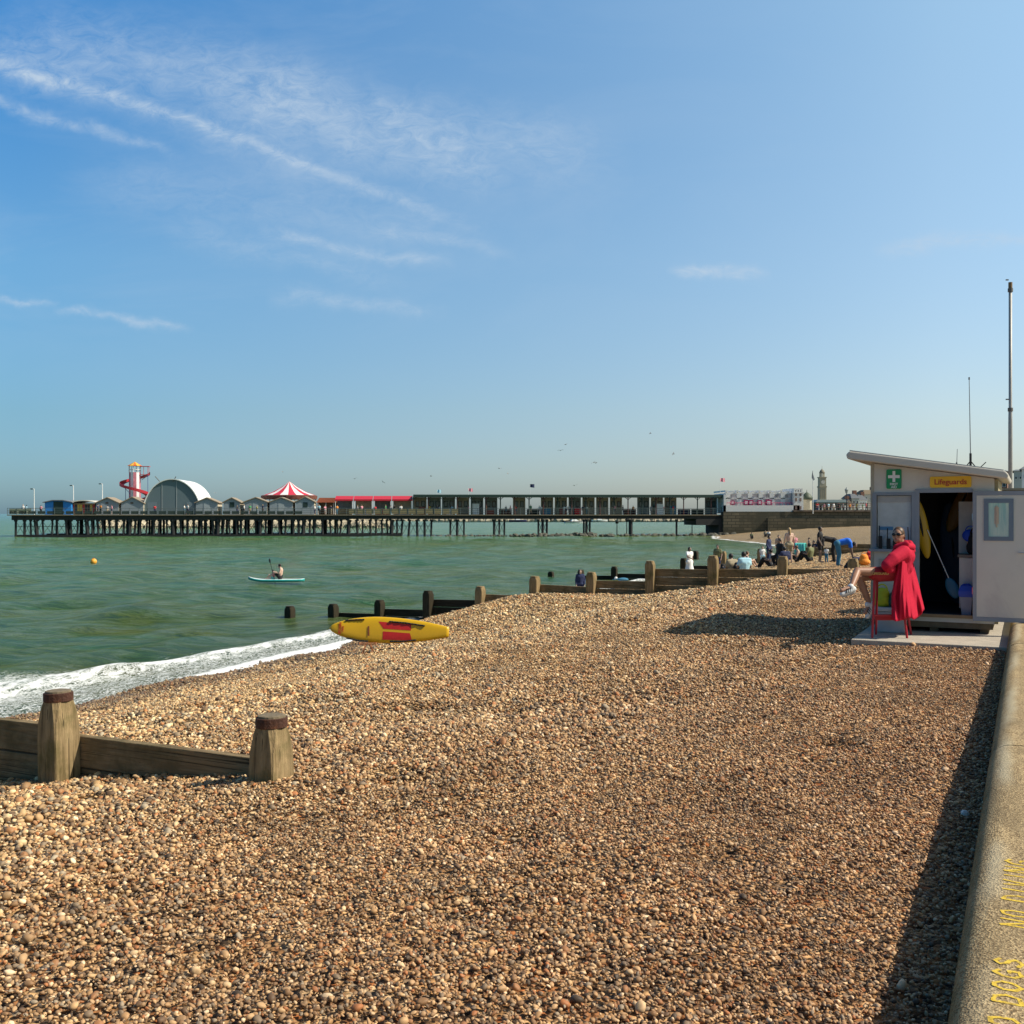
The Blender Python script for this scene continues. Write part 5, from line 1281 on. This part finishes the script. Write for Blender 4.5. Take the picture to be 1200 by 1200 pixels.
# orange roofed kiosk and red awning stalls
t_, x = pthing('food_kiosk', 'food kiosk with an orange red roof right of the striped tent', 'kiosk', 386, 6)
x0_, x1_ = pu(371,6)-x, pu(402,6)-x
mb = MB(); mb.box(x0_,x1_,2,5,0,2.2); mb.build('wall', mat('kiosk_dim', (.13,.10,.07), .7, var=.5, scale=1), t_)
mb = MB(); mb.prism([(x0_,2.2),(x1_,2.2),(x1_-.3,3.05),(x0_+.5,3.05)], -.3, 5.2); mb.build('roof', mat('roof_orange_red', (.50,.14,.07), .6), t_)
for k in range(4): mb = MB(); xx = x0_+.3+k*(x1_-x0_-.6)/3; mb.tube((xx,0,0),(xx,0,2.2),.07,n=5); mb.build('post', M_WH, t_)
aw_px = [(392,414),(414,437),(437,459),(459,484)]
AWN = ('red awning stall beside the orange roofed kiosk', 'second red awning stall from the orange roofed kiosk', 'third red awning stall from the orange roofed kiosk', 'red awning stall next to the long green shelter')
for k, (a, b2) in enumerate(aw_px):
    t_, x = pthing('awning_stall', AWN[k], 'stall', (a+b2)/2, 1.6, 'red awning stalls on the pier')
    x0_, x1_ = pu(a+.4,1.6)-x, pu(b2-.4,1.6)-x; zt = pz(580.8, x, 1.6)-DK
    mb = MB(); sg_ = .12*math.sin(k*2)
    mb.hexa([(x0_,0,zt-.72),(x1_,0,zt-.72+sg_*.3),(x1_,3.4,zt-.12),(x0_,3.4,zt-.12)], [(x0_,0,zt-.66),(x1_,0,zt-.66),(x1_,3.4,zt),(x0_,3.4,zt)])
    mb.box(x0_,x1_,-.03,-.001,zt-.95,zt-.66); mb.build('awning', mat('awning_red', (.52,.015,.03), .6, var=.1), t_)
    for xx in (x0_+.1, x1_-.1): mb = MB(); mb.tube((xx,.05,0),(xx,.05,zt-.7),.06,n=5); mb.build('post', M_WH, t_)
    mb = MB(); mb.box(x0_+.2,x1_-.2,3.4,3.6,0,zt-.1); mb.build('back_panel', [mat('stall_back_grey', (.20,.22,.22), .7, var=.4, scale=.8), mat('stall_back_cream', (.45,.40,.3), .7, var=.4, scale=.8)][k % 2], t_)
    mb = MB(); mb.box(x0_+.4,x1_-.5,2.0,2.6,0,1.0); mb.build('counter', [M_RB2, M_WH, mat('counter_red', (.45,.04,.03), .6), mat('counter_blue', (.06,.2,.35), .6)][k], t_)
# long green roofed shelter
t_, x = pthing('pier_shelter', 'long open shelter with a flat dark green roof along the pier neck', 'shelter', 666, .9)
x0_, x1_ = pu(484.5,.9)-x, pu(849.5,.9)-x
ZR = 5.45-DK
mb = MB(); mb.prism([(x0_,ZR-.42),(x1_,ZR-.42),(x1_,ZR+.05),(x0_,ZR-.02)], -.4, 5.6); mb.build('roof', mat('shelter_green', (.016,.045,.036), .6), t_)
nb_ = 22
bw_ = (x1_-x0_)/nb_
M_PN = mat('shelter_panel_beige', (.46,.38,.28), .7, var=.12, scale=2); M_PG = mat('shelter_panel_grey', (.27,.29,.28), .7, var=.12, scale=2)
M_RP = mat('post_maroon', (.10,.035,.03), .6)
for k in range(nb_+1):
    mb = MB(); xx = x0_+bw_*k; mb.tube((xx,0,0),(xx,0,ZR-.4),.10,n=6); mb.tube((xx,-.02,ZR-.9),(xx+.6,-.02,ZR-.42),.05,n=4); mb.tube((xx,-.02,ZR-.9),(xx-.6,-.02,ZR-.42),.05,n=4); mb.build('post', M_RP if k % 2 else M_DKG, t_)
random.seed(11)
for k in range(nb_):
    a = x0_+bw_*k+.15; b2 = a+bw_-.3; kind = random.random()
    if kind < .09:      # open bay with a low counter
        mb = MB(); mb.box(a,b2,4.2,4.6,0,1.0); mb.build('counter', random.choice([M_RP, M_PN, CL['navy'], M_DKG]), t_); continue
    mb = MB(); mb.box(a,b2,4.4,4.5,0,ZR-.45); pn = mb.build('wall_panel', M_PN if kind < .62 else M_PG, t_)
    for q_ in range(2):
        c_ = a+(b2-a)*(.27+.46*q_); mb = MB(); mb.box(c_-.34,c_+.34,4.36,4.399,1.4,2.5); wd_ = mb.build('window', M_DKG if (k+q_) % 3 else M_RP, pn)
        mb = MB(); mb.box(c_-.24,c_+.24,4.33,4.359,1.52,2.38); mb.build('pane', mat('shelter_glass', (.10,.14,.15), .2), wd_)
    if random.random() > .35: mb = MB(); q0 = random.uniform(0,.8); mb.box(a+.1+q0,a+1.3+q0,1.6,2.2,0,random.uniform(.8,2.0)); mb.build('stall_unit', random.choice([M_RB2, CL['red'], CL['denim'], M_WH, mat('stall_maroon', (.22,.04,.03), .6), M_PN]), t_)
random.seed(5)
# people along the pier
tops = ['white','red','navy','black','pink','yellow','grey','lightblue','green','orange']
TXT = {'white':'white','red':'red','navy':'navy','black':'black','pink':'pink','yellow':'yellow','grey':'grey','lightblue':'light blue','green':'green','orange':'orange'}
PG = 'people standing or walking on the pier'
used_lab = {}
pier_px = [27,31,48,114.5,118,126,131,181.5,216,220,278,286,293,301,308,369,374,381,388,395,419,424,440,452,458,462,470,494,503,512,515,530,549,562,570,593,598,605,622,632,634,661,664,667,683,687,703,720,730,742,763,777,789,846]
for i, px in enumerate(pier_px):
    dy = random.uniform(.6, 1.6) if px < 480 else random.uniform(1.6, 3.2)
    tp = tops[(i*7+i//3) % 10]
    if 660 < px < 670 or 628 < px < 636 or 215 < px < 221: tp = 'white'
    zone = 'near the seaward kiosks' if px < 140 else 'in front of the arched hall' if px < 240 else 'in front of the gabled huts' if px < 372 else 'beside the awning stalls' if px < 484 else 'under the green shelter roof'
    lab = 'small figure in a %s top on the pier %s' % (TXT[tp], zone)
    person(lab, pw(pu(px, dy), dy, DK), random.uniform(0, 6.28), random.uniform(1.55, 1.8), random.choice(['stand','walk','fold','reach']), tp, random.choice(['navy','black','khaki','denim','grey']),
           random.choice([.55,.5,.3]), random.choice(['dark','brown','fair']), random.choice(['long','short']), vox=.045, group=PG)
# flags and lamps on the pier
def lamp(px, dy, ytop, label, group=None):
    t_, x = pthing('pier_lamp', label, 'lamp post', px, dy, group); h_ = pz(ytop, x, dy)-DK
    mb = MB(); mb.tube((0,0,0),(0,0,h_),.09,.06,6); mb.tube((0,0,h_),(-.35,0,h_+.05),.05,n=5); mb.build('pole', M_WH, t_)
    mb = MB(); mb.ell((-.4,0,h_+.0),(.28,.12,.1)); mb.build('lamp_head', M_DKG, t_, smooth=True)
lamp(40, 1.2, 573, 'white lamp post near the seaward tip of the pier')
lamp(86, 9, 569, 'thin lamp post behind the curved roof cafe')
lamp(120, 10, 567, 'thin mast behind the gabled hut and the curved roof cafe')
def flag(px, ytop, label, m, sz=.75):
    t_, x = pthing('flag', label, 'flag', px, 3); h0_ = ZR; h1_ = pz(ytop, x, 3)-DK
    mb = MB(); mb.tube((0,0,h0_-.1),(0,0,h1_),.03,n=5); mb.build('staff', M_WH, t_)
    mb = MB(); vs = [(.03+sz*i/6, .06*math.sin(i*1.4), h1_-.05-sz*.7*j_ - .12*i/6*j_) for i in range(7) for j_ in (0,1)]
    mb.add(vs, [(2*i,2*i+1,2*i+3,2*i+2) for i in range(6)]); o = mb.build('cloth', m, t_); s = o.modifiers.new('s','SOLIDIFY'); s.thickness = .02
flag(512, 573.5, 'pale flag on the shelter roof near the red awnings', CL['lightblue']); flag(549, 572, 'red and white flag on the shelter roof', CL['pink'])
flag(621, 567, 'dark flag on a thin staff at the middle of the shelter roof', CL['navy'], .8); flag(844, 560, 'small pink flag at the landward end of the shelter', CL['pink'], .9)
# rocks along the foot of the pier
M_RK = mat('wet_rock', (.085,.08,.06), .8, var=.5, scale=1.5, bump=.6, bscale=3, col2=(.03,.035,.02), f2=.5)
rocks = []
for k in range(4):
    bm = bmesh.new(); bmesh.ops.create_icosphere(bm, subdivisions=2, radius=1)
    for v in bm.verts: v.co *= random.uniform(.75, 1.15)
    me = bpy.data.meshes.new('rock'); bm.to_mesh(me); bm.free(); me.materials.append(M_RK); rocks.append(me)
for k in range(110):
    px = 500 + 360*((k+random.random())/110); x = pu(px, -2); o = bpy.data.objects.new('rock', rocks[k % 4]); COL.objects.link(o)
    sgn = random.uniform(.16,.55)*(1.35 if px > 640 and px < 700 or px > 800 else 1.0)*(.65 if px < 600 else 1)
    o.location = pw(x, random.uniform(-5.5,-1.5), SEA+.02); o.scale = (sgn*1.5, sgn*1.2, sgn*.9); o.rotation_euler = (random.uniform(-.4,.4), random.uniform(-.4,.4), random.uniform(0,6.3))
    tag(o, 'dark weedy rock in the low bank in front of the pier piles', 'rock', 'rocks along the foot of the pier')
st_p = bpy.data.objects.new('stone', rocks[1].copy()); COL.objects.link(st_p); st_p.data.materials.clear(); st_p.data.materials.append(mat('pale_stone', (.62,.62,.60), .6, var=.1)); sx0, sy0 = (1131-600)/1200*6.7, 6.7
st_p.location = (sx0, sy0, gz(sx0, sy0)+.02); st_p.scale = (.030,.026,.020); tag(st_p, 'largest pale grey pebble lying in the shadow of the sea wall', 'stone')
# posts and markers near the pier's landward half
for px, ht, lab in ((723, 2.3, 'thin marker post in the water between the pier piles'), (734.5, 2.8, 'thin marker post closest to the thick pier pile'), (811, 3.0, 'marker pole with a dark basket under the landward end of the pier')):
    p = P(px, 620, 200); p.z = SEA; t_ = thing('marker_post', lab, 'post', p)
    mb = MB(); mb.tube((0,0,-1),(0,0,ht),.1,.08,6); mb.build('pole', M_PI, t_)
    mb = MB(); mb.lathe([(.25,ht-.3),(.35,ht),(.25,ht+.2)], 8); mb.build('topmark', M_PI, t_)
# far harbour arm of rock armour, and the low arm beyond
def rock_bank(name, px0, px1, Y, zt, n, sz, label, col):
    mb = MB()
    for k in range(n):
        px = px0+(px1-px0)*random.random(); dz = random.random(); YY = Y + dz*6
        c = P(px, 600, YY); c.z = SEA + (zt-SEA)*dz*random.uniform(.8,1.05)
        r_ = sz*random.uniform(.6,1.3)
        nu = 6; mb.ell(c, (r_*1.3, r_, r_*.8), Euler((random.uniform(-.5,.5), random.uniform(-.5,.5), random.random()*6)), nu, 4)
    for v in mb.v: v += Vector((random.uniform(-.2,.2),)*3)*sz
    o = mb.build(name, col); tag(o, label, 'rock bank', kind='stuff'); return o
rock_bank('rock_armour', 122, 455, 288, .35, 900, 1.35, 'pale rock armour harbour arm seen between the pier piles', mat('armour_rock', (.42,.36,.25), .9, var=.6, scale=.4))
rock_bank('distant_rocks', 430, 860, 540, -1.0, 420, 1.7, 'low distant line of pale rocks beyond the pier', mat('distant_rock', (.34,.30,.22), .9, var=.5, scale=.2))
# moored boats beyond the pier
def boat(px, Y, L_, label, m, cabin=True):
    p = P(px, 600, Y); p.z = SEA; t_ = thing('boat', label, 'boat', p, R(random.uniform(-12,12)), 'boats moored beyond the pier')
    mb = MB(); st_ = []
    for i in range(9):
        u_ = i/8; wv = L_*.16*(math.sin(PI*min(1,u_*.6+.4)))**.5 if u_ < 1 else .02; wv = max(.03, L_*.16*(1-u_**3)); x = -L_/2+L_*u_; sh_ = .2*u_**2
        st_ += [(x,-wv,.75+sh_),(x,-wv*.7,-.2),(x,wv*.7,-.2),(x,wv,.75+sh_)]
    fs = [(0,1,2,3),(32,33,34,35)]
    for i in range(8):
        for j_ in range(4): fs.append((i*4+j_, i*4+(j_+1) % 4, (i+1)*4+(j_+1) % 4, (i+1)*4+j_))
    mb.add(st_, fs); mb.build('hull', m, t_)
    if cabin: mb = MB(); mb.hexa([(-L_*.2,-L_*.1,.8),(L_*.15,-L_*.1,.8),(L_*.15,L_*.1,.8),(-L_*.2,L_*.1,.8)], [(-L_*.15,-L_*.08,1.6),(L_*.05,-L_*.08,1.6),(L_*.05,L_*.08,1.6),(-L_*.15,L_*.08,1.6)]); mb.build('cabin', M_WH, t_)
boat(607, 520, 9, 'white cabin boat with a dark hull beyond the middle of the pier', CL['navy']); boat(674, 430, 9, 'white cabin boat between the paired piles', M_WH)
boat(703, 520, 8, 'small white boat right of the paired piles', M_WH); boat(753, 560, 9, 'dark hulled boat beyond the thick pile', CL['black']); boat(668, 480, 7, 'open dark boat left of the white cabin boat', CL['black'], False)
boat(760, 620, 6, 'small dark boat beside the dark hulled boat', CL['navy'], False)

# ---------------------------------------------------------------- stone wall, white building, town
M_ST, t, bs = base_mat('old_stone_wall')
oc = t.new('ShaderNodeTexCoord').outputs['Object']
sx_ = t.new('ShaderNodeSeparateXYZ'); t.l.new(oc, sx_.inputs[0]); cx_ = t.new('ShaderNodeCombineXYZ'); t.l.new(sx_.outputs[0], cx_.inputs[0]); t.l.new(sx_.outputs[2], cx_.inputs[1])
br = t.new('ShaderNodeTexBrick'); t.l.new(cx_.outputs[0], br.inputs['Vector']); br.inputs['Scale'].default_value = 1.0; br.inputs['Brick Width'].default_value = 1.5; br.inputs['Row Height'].default_value = .55; br.inputs['Mortar Size'].default_value = .05
br.inputs['Color1'].default_value = (.19,.155,.10,1); br.inputs['Color2'].default_value = (.12,.10,.065,1); br.inputs['Mortar'].default_value = (.045,.04,.03,1)
c = t.mix(t.rng(t.noise(oc, .25, 6, .65), .42, .62), br.outputs[0], (.075,.068,.045))
c = t.mix(t.math('MULTIPLY', t.rng(sx_.outputs[2], 1.3, -1.2), .4), c, (.05,.05,.025))
t.put(bs.inputs['Base Color'], c); bs.inputs['Roughness'].default_value = .9
SWY = 187.0
sw0 = (848.5-600)/1200*SWY
stw = thing('stone_wall', 'tall old stone wall at the landward end of the pier', 'wall', (sw0, SWY, 0))
zt = 2-(599.5-602)/1200*SWY
mb = MB(); mb.box(0, 60, .6, 3, -3, zt); mb.box(8, 60, 0, .599, -3, 1.2) ; mb.build('stonework', M_ST, stw)
mb = MB(); mb.box(12.8, 60, .2, 3, zt+.002, zt+.28); mb.build('coping', mat('coping_brown', (.17,.13,.10), .9, var=.2), stw)
mb = MB(); mb.hexa([(sw0,SWY+3,1.5),(260,SWY+3,1.5),(420,900,1.5),(225,900,1.5)], [(sw0,SWY+3,zt-.02),(260,SWY+3,zt-.02),(420,900,zt-.02),(225,900,zt-.02)]); o = mb.build('quay_ground', mat('quay_paving', (.28,.25,.21), .9, var=.2, scale=.2)); tag(o, kind='structure')
def bp(px, Y): return (px-600)/1200*Y
# white building
YB = SWY+1.2
wb = thing('white_building', 'long white crenellated seafront building with magenta squares', 'building', (bp(852, YB), YB, zt))
Lw = bp(929.5,YB)-bp(852,YB); hB = (601-577.8)/1200*YB
M_PW = mat('render_pinkish_white', (.66,.58,.57), .7, var=.05, scale=.5)
mb = MB(); mb.box(0, Lw, 1.4, 12, -.3, hB-.25); mb.build('wall', M_PW, wb)
mb = MB(); mb.box(-.6, Lw+1.2, 0, .3, -.5, 1.15); mb.build('terrace_wall', M_WH, wb)
mb = MB(); mb.box(-.6,-.2,0,1.4,-.4,hB-.5); mb.box(-.6,.0,1.4,12,-.3,hB-.4); mb.build('end_wall', M_WH, wb)
mb = MB()
for k in range(6): a = Lw*k/6; mb.box(a+.05,a+.9,1.3,1.399,-.1,hB); mb.box(a+.9,a+1.7,1.33,1.399,hB-.4,hB+.15); mb.box(a-.1,a+.3,1.0,12,hB+.001,hB+.3)
mb.box(0,Lw,1.3,1.398,hB-1.25,hB-1.1); mb.build('parapet', M_WH, wb)
for px, m_, w_ in ((860,M_PK,4.2),(876,M_PK,5.2),(881.5,M_PK,5.2),(892,M_PK,4.8),(902.5,M_PK,6.2)):
    xx = bp(px, YB)-bp(852, YB); hh_ = w_*YB/1200/2*1.15; zc = (601-590.5)/1200*YB
    mb = MB(); mb.box(xx-hh_, xx+hh_, 1.02, 1.09, zc-hh_, zc+hh_*1.05); pn = mb.build('square_panel', m_, wb)
    mb = MB(); mb.box(xx-hh_*.55, xx+hh_*.55, .99, 1.018, zc-hh_*.55, zc+hh_*.55); i2 = mb.build('panel_centre', M_WH, pn)
for k in range(7):
    a = Lw*(k+.5)/7; mb = MB(); mb.box(a-.25,a+.25,1.33,1.398,hB-1.0,hB-.5); mb.build('window', mat('window_grey', (.30,.28,.29), .3), wb)
mb = MB()
for zz in (1.6,): mb.tube((0,.15,zz),(Lw,.15,zz),.05,n=4)
for k in range(20): mb.tube((Lw*k/19,.15,1.15),(Lw*k/19,.15,1.6),.035,n=4)
mb.build('terrace_rail', M_PK, wb)
tb = thing('corner_tower', 'square white tower with crenellations at the right end of the white building', 'building', (bp(930, YB), YB, zt))
Wt = bp(941.5,YB)-bp(930,YB); hT_ = (601-576)/1200*YB
mb = MB(); mb.box(0,Wt,0,8,-.3,hT_-.3); mb.build('wall', M_WH, tb)
mb = MB()
for k in range(4): mb.box(Wt*k/4,Wt*k/4+.28,-.1,8,hT_-.299,hT_+.35)
mb.box(-.1,Wt+.1,-.12,8.1,hT_-.55,hT_-.3); mb.build('crenellations', M_WH, tb)
for zz in (.4, 1.9, 2.9):
    for k in range(2): mb = MB(); xx = Wt*(.25+.45*k); mb.box(xx-.18,xx+.18,-.05,-.002,zz,zz+.6); mb.build('window', mat('window_brown', (.25,.17,.14), .4), tb)
# small domed pavilion
dp = thing('domed_pavilion', 'small pavilion with a dark green dome right of the white tower', 'building', (bp(945.5, 196), 196, zt))
mb = MB(); mb.lathe([(1.0,-.2),(1.0,2.2),(1.15,2.3)], 10); mb.build('wall', mat('pavilion_cream', (.45,.40,.30), .7), dp)
mb = MB(); mb.lathe([(1.15,2.31),(1.05,2.8),(.7,3.3),(.3,3.6),(.08,3.75),(.04,4.2)], 12); mb.build('dome', mat('dome_green', (.06,.08,.05), .6), dp, smooth=True)
# feather flag
ff = thing('feather_flag', 'tall pole with a narrow dark feather flag on the stone wall', 'flag', (bp(952.5, SWY), SWY-.1, zt-.4))
hF = (604-553)/1200*SWY
mb = MB(); mb.tube((0,0,0),(0,0,hF),.09,.05,6); mb.build('pole', M_WH, ff)
mb = MB(); mb.prism([(-.05,hF-.1),(-.2,hF-.9),(-.22,hF-1.4),(.05,hF-1.9),(.3,hF-1.7),(.05,hF-.8)], -.03, .03); mb.build('banner', mat('banner_dark', (.10,.13,.18), .7), ff)
# clock tower
YC = 330
ct = thing('clock_tower', 'slender pale stone clock tower with a cupola on the seafront', 'tower', (bp(963.3, YC), YC, 2.2))
def hz_(py, Y=YC, z0=2.2): return 2-(py-602)/1200*Y - z0
M_CT = mat('clock_tower_stone', (.36,.33,.24), .8, var=.08)
wv = 4.0/1200*YC
mb = MB(); mb.box(-wv*1.75,wv*1.75,-wv*1.75,wv*1.75,-.5,hz_(588)); mb.box(-wv*1.5,wv*1.5,-wv*1.5,wv*1.5,hz_(588)+.001,hz_(586)); mb.build('plinth', M_CT, ct)
mb = MB(); mb.box(-wv,wv,-wv,wv,hz_(586)+.002,hz_(571)); mb.box(-wv*.94,wv*.94,-wv*.94,wv*.94,hz_(571)+.001,hz_(560)); mb.build('shaft', M_CT, ct)
mb = MB(); mb.box(-wv*1.12,wv*1.12,-wv*1.12,wv*1.12,hz_(571)-.1,hz_(570)+.1); mb.box(-wv*1.1,wv*1.1,-wv*1.1,wv*1.1,hz_(560)+.002,hz_(559)); mb.build('cornice', mat('clock_tower_trim', (.30,.27,.19), .8), ct)
for sx_2 in (-.6, .0, .6):
    mb = MB(); mb.box(wv*sx_2-.1,wv*sx_2+.1,-wv-.05,-wv-.002,hz_(584),hz_(573)); mb.build('pilaster_shade', mat('clock_tower_shadow', (.24,.21,.15), .8), ct)  # strips in a darker copy of the stone, shade put into the colour
mb = MB(); mb.lathe([(.62,0),(.62,.06)], 20, Matrix.Translation((0,-wv*.94-.062,hz_(565))) @ Matrix.Rotation(R(-90),4,'X')); mb.build('clock_face', mat('clock_face', (.50,.48,.42), .5), ct)
mb = MB()
for a in range(8): aa = 2*PI*a/8; mb.tube((wv*.66*math.cos(aa),wv*.66*math.sin(aa),hz_(559)),(wv*.66*math.cos(aa),wv*.66*math.sin(aa),hz_(554.5)),.14,n=5)
mb.build('lantern', M_CT, ct)
mb = MB(); z0 = hz_(554.5); mb.lathe([(wv*.85,z0),(wv*.8,z0+.35),(wv*.5,z0+.95),(wv*.15,z0+1.25),(.05,z0+1.5),(.03,z0+2.4)], 12); mb.build('cupola', mat('cupola_stone', (.22,.20,.15), .8), ct, smooth=True)
# seafront shelter with long low roof
YL = 215
fs_ = thing('seafront_shelter', 'long low seafront shelter with a pale green roof below the clock tower', 'shelter', (bp(954, YL), YL, zt))
Ls = bp(992,YL)-bp(954,YL)
mb = MB(); mb.prism([(0,2.0),(Ls,2.0),(Ls-.5,2.55),(.5,2.55)], -1, 5); mb.build('roof', mat('shelter_pale_roof', (.42,.46,.44), .7), fs_)
mb = MB(); mb.box(.3,Ls-.3,.5,4,0,1.99); mb.build('wall', mat('shelter_dim', (.05,.09,.08), .7, var=.4, scale=.5), fs_)
mb = MB(); mb.prism([(.2,1.35),(Ls-1,1.35),(Ls-.2,1.98),(.9,1.98)], -2.2, -1.001); mb.build('canopy', mat('canopy_dkgreen', (.03,.07,.055), .7), fs_)
for k in range(9): mb = MB(); xx = .4+k*(Ls-1.4)/8; mb.tube((xx,-2.1,0),(xx,-2.1,1.35),.06,n=4); mb.build('post', M_WH, fs_)
# houses behind
def house(px0, px1, Y, ytop, yroof, label, mw, mr, nw=2, nf=1, gab=False, z0=2.2):
    h = thing('town_house', label, 'house', (bp(px0, Y), Y, z0), WALLROT if z0 < 1 else 0); wd_ = (bp(px1,Y)-bp(px0,Y))*(.86 if z0 < 1 else 1)
    a = 2-(ytop-602)/1200*Y-z0; b = 2-(yroof-602)/1200*Y-z0
    mb = MB(); mb.box(0,wd_,0,8,-1,b); mb.build('wall', mw, h)
    mb = MB()
    if gab: mb.prism([(-.3,b+.01),(wd_+.3,b+.01),(wd_/2,a)], -.3, 8.3)
    else: mb.hexa([(-.3,-.3,b+.01),(wd_+.3,-.3,b+.01),(wd_+.3,8.3,b+.01),(-.3,8.3,b+.01)], [(wd_*.2,2.5,a),(wd_*.8,2.5,a),(wd_*.8,5.5,a),(wd_*.2,5.5,a)])
    rf = mb.build('roof', mr, h)
    if z0 > 1: mb = MB(); mb.box(wd_*.7,wd_*.7+.9,3,4,(a+b)/2,a+.9); mb.build('chimney', mat('chimney_brick', (.25,.12,.08), .8), rf)
    for f in range(nf):
        for k in range(nw):
            xx = wd_*(k+.5)/nw; zz = b*(f+.5)/nf; s_ = min(.5*wd_/nw, 1.0)*.5
            mb = MB(); mb.box(xx-s_,xx+s_,-.06,-.002,zz-s_*1.5,zz+s_*1.5); wn = mb.build('window', M_WH, h)
            mb = MB(); mb.box(xx-s_*.75,xx+s_*.75,-.09,-.061,zz-s_*1.2,zz+s_*1.2); mb.build('pane', mat('pane_dark', (.03,.045,.05), .15), wn)
M_SL = mat('slate_roof', (.12,.13,.14), .7, var=.15); M_BRK = mat('brick_brown', (.28,.14,.09), .8); M_CRW = mat('cream_render', (.56,.52,.42), .7); M_GRW = mat('greygreen_render', (.38,.42,.38), .7)
house(990, 998, 260, 585, 591, 'cream gabled house beside the street lamp far along the seafront', M_CRW, mat('roof_tan', (.3,.24,.18), .8), 2, 1, True)
house(998.5, 1007, 262, 578.5, 584, 'pale house with a domed slate roof left in the distant cluster', M_GRW, M_SL, 2, 2)
house(1007.5, 1016, 268, 580, 586, 'white house with a low slate roof in the middle of the distant cluster', M_WH, M_SL, 3, 2)
house(1012, 1030, 300, 574, 579, 'large brown roofed house at the top of the distant cluster', M_CRW, mat('roof_brown', (.17,.13,.08), .8), 3, 2)
house(1150, 1182, 150, 550, 553, 'brown brick building behind the hut roof', M_BRK, M_SL, 4, 2, z0=.4)
house(1188, 1199, 140, 549.5, 552, 'tall pale green terrace beside the flagpole', M_GRW, M_SL, 2, 4, z0=.4)
house(1197.5, 1215, 130, 545, 550, 'white gabled terrace at the right edge beside the pale green terrace', M_WH, M_SL, 2, 4, z0=.4)
sheet('seafront_ground', [(bp(1100,120),120),(bp(1300,120),120),(bp(1300,186),186),(bp(1030,186),186)], .39, M_CONC)
# promenade railing, lamps, people
pr_ = thing('promenade_railing', 'dark iron railing along the top of the stone wall', 'railing', (bp(956, SWY), SWY+.2, zt+.28))
Lr = bp(1040,SWY)-bp(956,SWY); mb = MB()
for zz in (.45, .9, 1.2): mb.tube((0,0,zz),(Lr,0,zz),.04,n=4)
mb.build('rails', M_RP, pr_); k = 0
while k*1.9 < Lr: mb = MB(); mb.tube((k*1.9,0,0),(k*1.9,0,1.35),.09,.07,6); mb.build('post', M_PI, pr_); k += 1
sl_ = thing('street_lamp', 'ornate dark street lamp on the promenade left of the distant houses', 'street lamp', (bp(992,200), 200, zt))
h_ = (601-574)/1200*200
mb = MB(); mb.lathe([(.25,0),(.16,.6),(.08,.8),(.07,h_-.9)], 8); mb.build('pole', M_PI, sl_)
mb = MB(); mb.lathe([(.18,h_-.9),(.36,h_-.25),(.40,h_-.2),(.1,h_+.1),(.03,h_+.3)], 8); mb.build('lantern', mat('lantern_glass', (.25,.28,.27), .3), sl_)
PG2 = 'people on the promenade above the stone wall'
for i, px in enumerate([958,966,971,977,983,988,996,1000,1004,1011,1015]):
    tp = tops[(i*3+1) % 10]
    person('small figure in a %s top on the promenade above the stone wall' % TXT[tp], (bp(px, 195+i % 4*3), 195+i % 4*3, zt+.02), random.uniform(0,6.3), random.uniform(1.6,1.8), random.choice(['stand','walk','fold']), tp, random.choice(['navy','black','khaki']), .5, 'dark', 'long', vox=.045, group=PG2)
PG3 = 'people far along the beach under the stone wall'
for i, (px, Y, tp, ps) in enumerate([(881,150,'olive','sit'),(897,152,'khaki','sit'),(901,151,'white','sit')]):
    person('%s figure sitting on the sand under the stone wall' % ('leftmost dark' if i == 0 else 'middle tan' if i == 1 else 'white clad'), at_ground(px, Y), R(-100), 1.8, ps, tp, 'black', .5, 'dark', 'long', vox=.045, group=PG3)
# gulls
gull = MB(); gull.ell((0,0,0), (.07,.24,.07), nu=8, nv=6); gull.ell((0,-.24,.03), .05, nu=8, nv=6)
for s in (-1, 1): gull.add([(s*.04,-.09,.03),(s*.04,.10,.03),(s*.42,.06,.16),(s*.40,-.10,.17),(s*.85,.12,.06),(s*.80,.02,.07)], [(0,1,2,3),(3,2,4,5)])
gme = gull.mesh('gull', mat('gull_grey', (.28,.28,.28), .7), True)
gl = [(663,521,120),(657,528,120),(696,542,130),(762,508,110),(789,532,100),(505,558,120),(416,561,130),(449,565,130),(331,553,150),(373,540,160),(585,549,120),(595,555,130),(673,569,110),(698,542.5,100),(252,577.5,150)]
for i, (px, py, Y) in enumerate(gl):
    o = link_mesh('gull', gme); o.location = P(px, py, Y); o.rotation_euler = (random.uniform(-.3,.3), random.uniform(-.5,.5), random.uniform(0,6.3)); o.scale = (.5,)*3
    tag(o, 'tiny dark gull flying in the open sky above the pier', 'gull', 'gulls flying above the pier')
